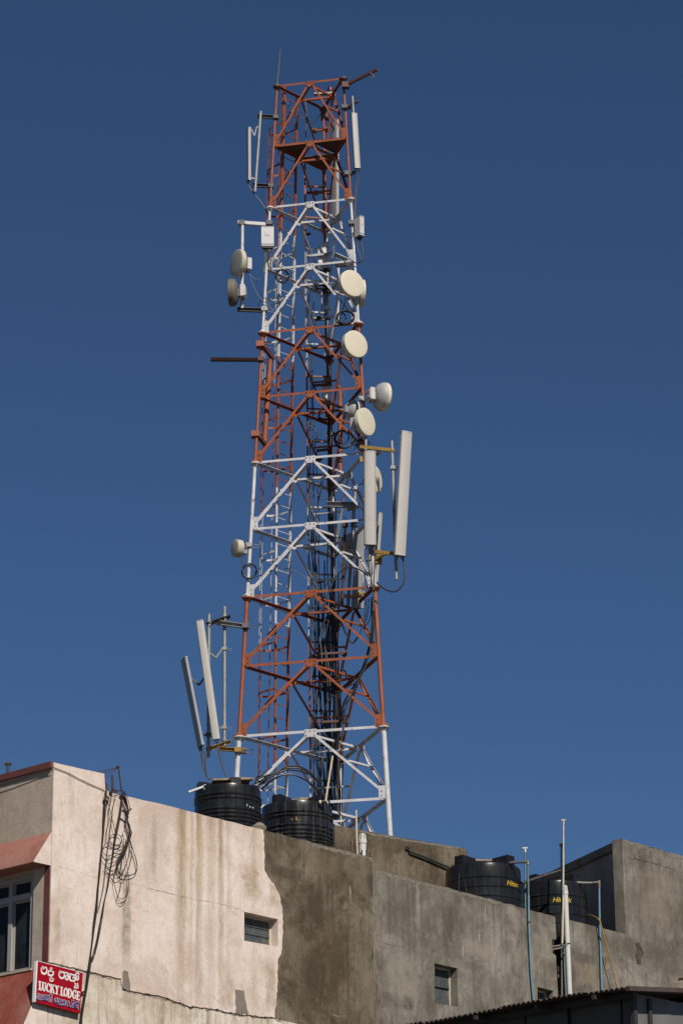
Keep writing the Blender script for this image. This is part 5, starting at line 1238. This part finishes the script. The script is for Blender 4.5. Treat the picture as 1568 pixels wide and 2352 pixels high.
for k, (x, y, rx, ry) in enumerate(((178,620,36,40), (430,545,30,18), (262,490,18,22))):
    pts = [(x+rx*math.cos(g*.7)*(1+.15*math.sin(g)), y+ry*math.sin(g*.7)) for g in range(26)]
    wire(pts, .012, ['dark wound knot of wire below the parapet at the left bundle', 'dark wound knot of wire on the parapet at the leaning rod', 'small wound knot of wire round the tall rebar'][k], 'wound wire knots', off=.06, k=2)
wire([(475,158),(600,205),(700,258),(820,315),(940,366)], .006, 'brown wire sagging along the pale wall from the corner to the rebar', 'parapet wire', W1z, .03, mat=M['rust'])
wire([(940,366),(990,375),(1040,375),(1090,368),(1120,380)], .006, 'wire strung between the rebar stubs on the pale parapet', 'parapet wire', W1z, -.02)
cable('wall_wire', [WL.px(W1z(*p), .05) for p in ((474,160),(350,195),(220,245),(100,290),(-20,328))], .006, 'wire strung along the rough beige side wall under the cap', 'parapet wire', M['rust'], 4, 5, 'wire')
for k, pts in enumerate((((1058,152),(1000,172),(930,188),(855,198)), ((1058,158),(990,190),(940,206),(900,210)), ((1050,165),(1000,210),(945,262)))):
    cable('wall_wire', [W1.px(W1z(*p), -.15) for p in pts], .006, ['upper','middle','lowest'][k]+' thin wire from the leaning rod to the pale parapet', 'thin wires from the leaning rod', M['rust'], 4, 5, 'wire')
a, b = W1.px(W1z(72, 215), -2.0), W1.px(W1z(72, 128), -2.0)
t = thing('vent_pipe', 'small dark pipe with tee top on the far left roof', 'pipe', a-UP*.5)
part('pipe', MB().tube([a-UP*.5, b], .022, 10), M['dpipe'], t); part('tee', MB().tube([b-V((.05,0,0)), b+V((.05,0,0))], .027, 10), M['rust'], t)
# ================================================================== SIGN
SO = .085
sp = lambda zf, x, y, o=0: W1.px(zf(x, y), SO+o)
cn = [sp(W7z, *p) for p in ((258,245),(1213,495),(1150,1342),(212,1098))]
sign = thing('lodge_sign', 'red hotel signboard reading LUCKY LODGE in three scripts on the corner', 'sign', cn[3])
mb = MB(); mb.prism(cn, nW, .05); part('board', mb, M['sred'], sign)
fr = MB()
for i in (0, 3):
    a, b = cn[i], cn[(i+1) % 4]; out = ((a+b)/2 - sum(cn, V((0,0,0)))/4).normalized()
    w = (.040, .012, .012, .040)[i] if i in (0, 3) else .012
    fr.bar(a - nW*.026 + out*.004, b - nW*.026 + out*.004, (.007,.006,.006,.022)[i], .055, nW)
part('frame', fr, M['swhite'], sign)
for zz, p0, p1 in ((W7z, (175,640), (232,625)), (W7z, (1080,400), (1080,450)), (W7z, (1185,905), (1235,885))):
    part('fixing', MB().bar(sp(zz, *p0, -.06), sp(zz, *p1, -.06), .03, .03), M['rust'], sign)
class Pen:
    n = 0
    def __init__(s): s.mb = MB()
    def stroke(s, zf, pts, w, base=.004, k=4, extra=0):
        Pen.n += 1; off = base + .00022*(Pen.n % 20)
        P2 = smooth([V((x, y, 0)) for x, y in pts], k) if len(pts) > 2 else [V((x, y, 0)) for x, y in pts]
        ws = list(w) if isinstance(w, (list, tuple)) else [w]*len(pts)
        n = len(P2); A = []; B = []
        for i, p in enumerate(P2):
            t = (P2[min(i+1, n-1)] - P2[max(i-1, 0)]).normalized(); m = V((-t.y, t.x, 0))
            f = i/(n-1)*(len(ws)-1); j = min(int(f), len(ws)-2) if len(ws) > 1 else 0
            ww = (ws[j]*(1-(f-j)) + ws[min(j+1, len(ws)-1)]*(f-j) + extra)/2
            if i == 0: p = p - t*ww*.35
            if i == n-1: p = p + t*ww*.35
            A.append(sp(zf, p.x+m.x*ww, p.y+m.y*ww, off)); B.append(sp(zf, p.x-m.x*ww, p.y-m.y*ww, off))
        s.mb.add(A+B, [(i, i+1, n+i+1, n+i) for i in range(n-1)])
pen = Pen(); pen2 = Pen()
for pts, w in (([(250,300),(272,285),(265,235),(238,222),(205,260),(198,340),(230,425),(300,450),(355,410),(372,340),(360,268),(330,245),(305,272)], [34,30,24,22,24,32,52,62,50,32,30,34,40]),
   ([(488,345),(476,300),(492,262),(525,268),(532,310),(505,325)], 22), ([(400,350),(480,368),(592,390)], 30), ([(440,375),(412,425),(432,485),(505,505),(565,470),(575,410),(540,380)], [28,32,52,60,44,28,26]),
   ([(520,535),(530,575)], 24), ([(455,580),(590,612)], 22), ([(472,605),(468,650),(515,682),(562,665),(575,628)], [24,32,40,34,26]),
   ([(800,430),(825,412),(815,368),(785,358),(756,410),(755,490),(790,565),(850,590),(905,555),(925,480),(905,430),(860,395)], [34,28,22,22,24,30,50,60,46,30,28,34]),
   ([(855,388),(940,412),(1020,430),(1052,490),(1048,590),(1010,635),(965,615),(955,550),(975,500),(1010,495),(1030,530),(1005,560)], [36,36,38,40,40,46,42,34,26,22,22,22]),
   ([(1085,448),(1180,480),(1275,505)], 40), ([(1115,500),(1092,570),(1100,640),(1140,672),(1180,650)], [34,40,48,46,36]), ([(1175,660),(1220,690),(1252,645),(1250,575),(1215,540),(1188,580),(1212,605)], [36,44,44,36,28,24,24]),
   ([(1265,490),(1300,430),(1345,425),(1372,455),(1375,490)], [30,32,40,34,24]), ([(1290,520),(1298,600),(1330,645),(1362,605),(1360,540),(1320,510)], [34,40,46,40,34,30]),
   ([(1242,770),(1268,748),(1282,790),(1245,850),(1242,890),(1285,890),(1330,900),(1355,870)], [30,24,24,32,36,34,38,26]), ([(1318,745),(1345,768),(1330,810),(1290,835)], 24), ([(1350,815),(1348,880)], 24)):
    (pen if max(p[0] for p in pts) < 650 else pen2).stroke(K1z, pts, w)
part('kannada_word', pen.mb, M['swhite'], sign); part('kannada_word', pen2.mb, M['swhite'], sign)
pen = Pen()
for pts, w in (([(150,60),(152,320)], 54), ([(112,62),(190,82)], 30), ([(103,312),(205,338)], 36), ([(207,262),(200,335)], 20),
   ([(250,95),(246,280),(278,350),(318,320),(332,110)], [54,50,42,36,32]), ([(216,86),(284,104)], 28), ([(300,106),(358,120)], 26),
   ([(462,218),(448,150),(412,138),(375,220),(380,335),(422,388),(466,335)], [30,34,40,48,48,40,24]), ([(468,150),(468,215)], 18),
   ([(512,165),(502,405)], 54), ([(482,155),(548,172)], 26), ([(472,402),(536,424)], 26), ([(588,185),(540,285)], 32), ([(548,270),(592,425)], 44), ([(560,168),(612,182)], 24), ([(560,420),(614,442)], 26),
   ([(652,200),(690,320),(678,455)], [50,46,50]), ([(732,215),(695,320)], 30), ([(618,186),(684,206)], 24), ([(700,202),(760,220)], 24), ([(636,448),(716,466)], 28),
   ([(835,240),(826,500)], 54), ([(795,232),(872,254)], 28), ([(784,490),(886,518)], 36), ([(894,440),(886,512)], 20),
   ([(968,272),(925,330),(918,450),(955,528),(1002,480),(1014,360),(985,285),(966,272)], [36,46,50,38,46,50,44,36]),
   ([(1062,300),(1048,560)], 46), ([(1040,298),(1105,308),(1145,390),(1135,500),(1092,565),(1026,556)], [30,34,46,48,38,30]),
   ([(1284,430),(1268,355),(1228,350),(1188,430),(1194,540),(1236,598),(1272,560),(1276,490)], [28,34,40,48,48,40,40,40]), ([(1238,484),(1302,502)], 26), ([(1284,345),(1286,425)], 16),
   ([(1338,382),(1326,628)], 48), ([(1306,372),(1412,402)], 30), ([(1330,500),(1382,514)], 28), ([(1293,622),(1400,650)], 34), ([(1412,395),(1406,440)], 20), ([(1388,475),(1380,550)], 18), ([(1414,585),(1402,645)], 20)):
    pen.stroke(K2z, pts, [x*.86 for x in w] if isinstance(w, list) else w*.86)
part('english_lettering', pen.mb, M['swhite'], sign)
MAL = ([(105,570),(135,520),(122,462),(90,462),(75,530),(74,610),(190,634),(202,465)], [(232,580),(262,545),(330,585),(300,635),(240,640),(228,590)], [(285,560),(285,505),(330,495),(385,560),(372,650),(318,640),(300,590)], [(385,610),(362,570),(395,530),(450,560),(452,700)], [(455,500),(485,475),(518,505),(504,715)],
   [(668,690),(682,735),(648,748),(625,690),(640,610),(672,590),(692,620),(670,650)], [(745,725),(778,680),(765,622),(730,640),(718,770),(832,797),(848,635)], [(885,730),(882,690),(918,660),(945,710),(932,800),(890,815),(875,790)],
   [(998,845),(990,740),(1022,688),(1058,730),(1078,840),(1115,872),(1165,855),(1172,705)], [(1172,650),(1192,685),(1228,665)], [(1228,790),(1268,770),(1268,820),(1230,815),(1225,770),(1290,735),(1338,770),(1330,830),(1262,850),(1235,880),(1300,895),(1335,925),(1345,870)], [(1330,700),(1350,740),(1390,722)])
pen = Pen()
for p in MAL: pen.stroke(K2z, p, 27, .004, extra=19)
part('malayalam_outline', pen.mb, M['swhite'], sign)
pen = Pen()
for p in MAL: pen.stroke(K2z, p, 29, .010)
part('malayalam_lettering', pen.mb, M['sblue'], sign)
# ================================================================== SHED
Q = pt((1442, 2268), 33.0); P2 = onp((958, 2352), Q, UP); we = (P2-Q); Le = we.length; we.normalize(); de = V((-we.y, we.x, 0)); de = de if de.y > 0 else -de
zq = Q.z
shed = thing('tin_shed', 'tin shed with a rusty corrugated roof and patched grey sheet walls', 'shed', V((Q.x, Q.y, 0)))
LW = Le + 1.5; DW = 5.0; rise = .105; amp = .0135
mb = MB(); na = int(LW/.0088); cols = []
for i in range(na+1):
    a = LW*i/na; s_ = math.sin(2*math.pi*a/.074)*amp + .012*math.sin(a*1.3)
    sheet = int(a/.62); dd_ = -.03*((sheet*7) % 3) + .01*math.sin(sheet*5)
    for b in (dd_, DW): mb_p = Q + we*a + de*b + UP*(rise*max(b, 0) + s_ + .006*((sheet*5) % 2)); cols.append(mb_p)
top = [p for p in cols]; bot = [p - UP*.003 for p in cols]
n2 = len(cols)
fs = [(2*i, 2*i+1, 2*i+3, 2*i+2) for i in range(na)]
mb.add(top, fs, True); mb.add(bot, [f[::-1] for f in fs], True); mb.add(top+bot, [(2*i, 2*i+2, n2+2*i+2, n2+2*i) for i in range(na)])
part('corrugated_roof', mb, M['roofm'], shed)
mb = MB(); mb.bar(Q+we*.0-UP*.02-de*.01, Q+de*DW+UP*(rise*DW-.02), .06, .05); part('verge_trim', mb, M['roofm'], shed)
for b in (.25, 1.6):
    mb = MB(); mb.bar(Q+we*.1+de*b+UP*(rise*b-.055), Q+we*LW+de*b+UP*(rise*b-.055), .05, .07); part('purlin', mb, M['dpipe'], shed)
for a in (.5, 1.35, 2.3, 3.1):
    mb = MB(); mb.bar(Q+we*a-de*.02+UP*(-.05), Q+we*a+de*.9+UP*(rise*.9-.05), .04, .05); part('rafter', mb, M['dpipe'], shed)
corner = Q + de*.34 + we*.17
SL = Plane(V((corner.x, corner.y, 0)), we, -de); SR = Plane(V((corner.x, corner.y, 0)), de, -we)
zt_ = zq - .02
edges = [.02]
for xz in (1025, 575, 198, -260): edges.append(SL.uz(W6z(xz, 1600))[0])
for k in range(len(edges)-1):
    mb = MB(); u_box(mb, SL, edges[k]+.02, edges[k+1]-.03, 0, zt_, -.03-.02*(k % 2), -.022-.02*(k % 2)); part('wall_sheet', mb, M['sheet2'], shed)
    mb = MB(); u_box(mb, SL, edges[k+1]-.06, edges[k+1]+.05, 0, zt_, -.14, -.06); part('post', mb, M['dpipe'], shed)
mb = MB(); u_box(mb, SL, 0.001, 8, 0, zt_-.01, -.3, -.25); part('back_wall', mb, M['dpipe'], shed)
mb = MB(); u_box(mb, SR, -.03, .03, 0, zt_, -.06, .0); part('post', mb, M['dpipe'], shed)
us_ = [.035, SR.uz(W6z(1490, 1620))[0], SR.uz(W6z(1490, 1620))[0]+.9, SR.uz(W6z(1490, 1620))[0]+3]
for k in range(3):
    mb = MB(); u_box(mb, SR, us_[k], us_[k+1]-.004, 0, zt_+.02, -.04-.006*k, -.036-.006*k); part('wall_sheet', mb, M['sheet'], shed)
# ================================================================== CAMERA, SUN, SKY
cam = bpy.data.cameras.new('camera'); co = bpy.data.objects.new('camera', cam); COL.objects.link(co)
r0, u0, f0 = V((1,0,0)), V((0,-st_,ct)), V((0,ct,st_))
cx_, cy_ = r0*cr - u0*sr, r0*sr + u0*cr
co.matrix_world = Matrix(((cx_.x, cy_.x, -f0.x, 0), (cx_.y, cy_.y, -f0.y, 0), (cx_.z, cy_.z, -f0.z, EYE), (0,0,0,1)))
cam.sensor_fit = 'HORIZONTAL'; cam.sensor_width = 36; cam.lens = F/1568*36; cam.clip_start = .5; cam.clip_end = 5000
S.camera = co
SUN_AZ, SUN_EL = R(23.0), R(40)
sd = V((math.sin(SUN_AZ)*math.cos(SUN_EL), -math.cos(SUN_AZ)*math.cos(SUN_EL), math.sin(SUN_EL)))
sl = bpy.data.lights.new('sun', 'SUN'); sl.energy = 5.0; sl.angle = R(.53); sl.color = (1, .93, .84)
so = bpy.data.objects.new('sun', sl); COL.objects.link(so); so.location = (20, -40, 60)
so.rotation_euler = (-sd).to_track_quat('-Z', 'Y').to_euler()
w = bpy.data.worlds.new('World'); S.world = w; w.use_nodes = True
nt = w.node_tree; bg = nt.nodes['Background']; sky = nt.nodes.new('ShaderNodeTexSky'); sky.sky_type = 'NISHITA'; sky.sun_disc = False
sky.sun_elevation = SUN_EL; sky.sun_rotation = math.atan2(sd.x, sd.y); sky.altitude = 800; sky.air_density = 1.0; sky.dust_density = 0.4; sky.ozone_density = 10.0
nt.links.new(sky.outputs[0], bg.inputs[0]); bg.inputs[1].default_value = .05
S.view_settings.view_transform = 'Standard'; S.view_settings.look = 'None'; S.view_settings.exposure = 0; S.view_settings.gamma = 1
S.cycles.max_bounces = 6; S.cycles.use_denoising = True
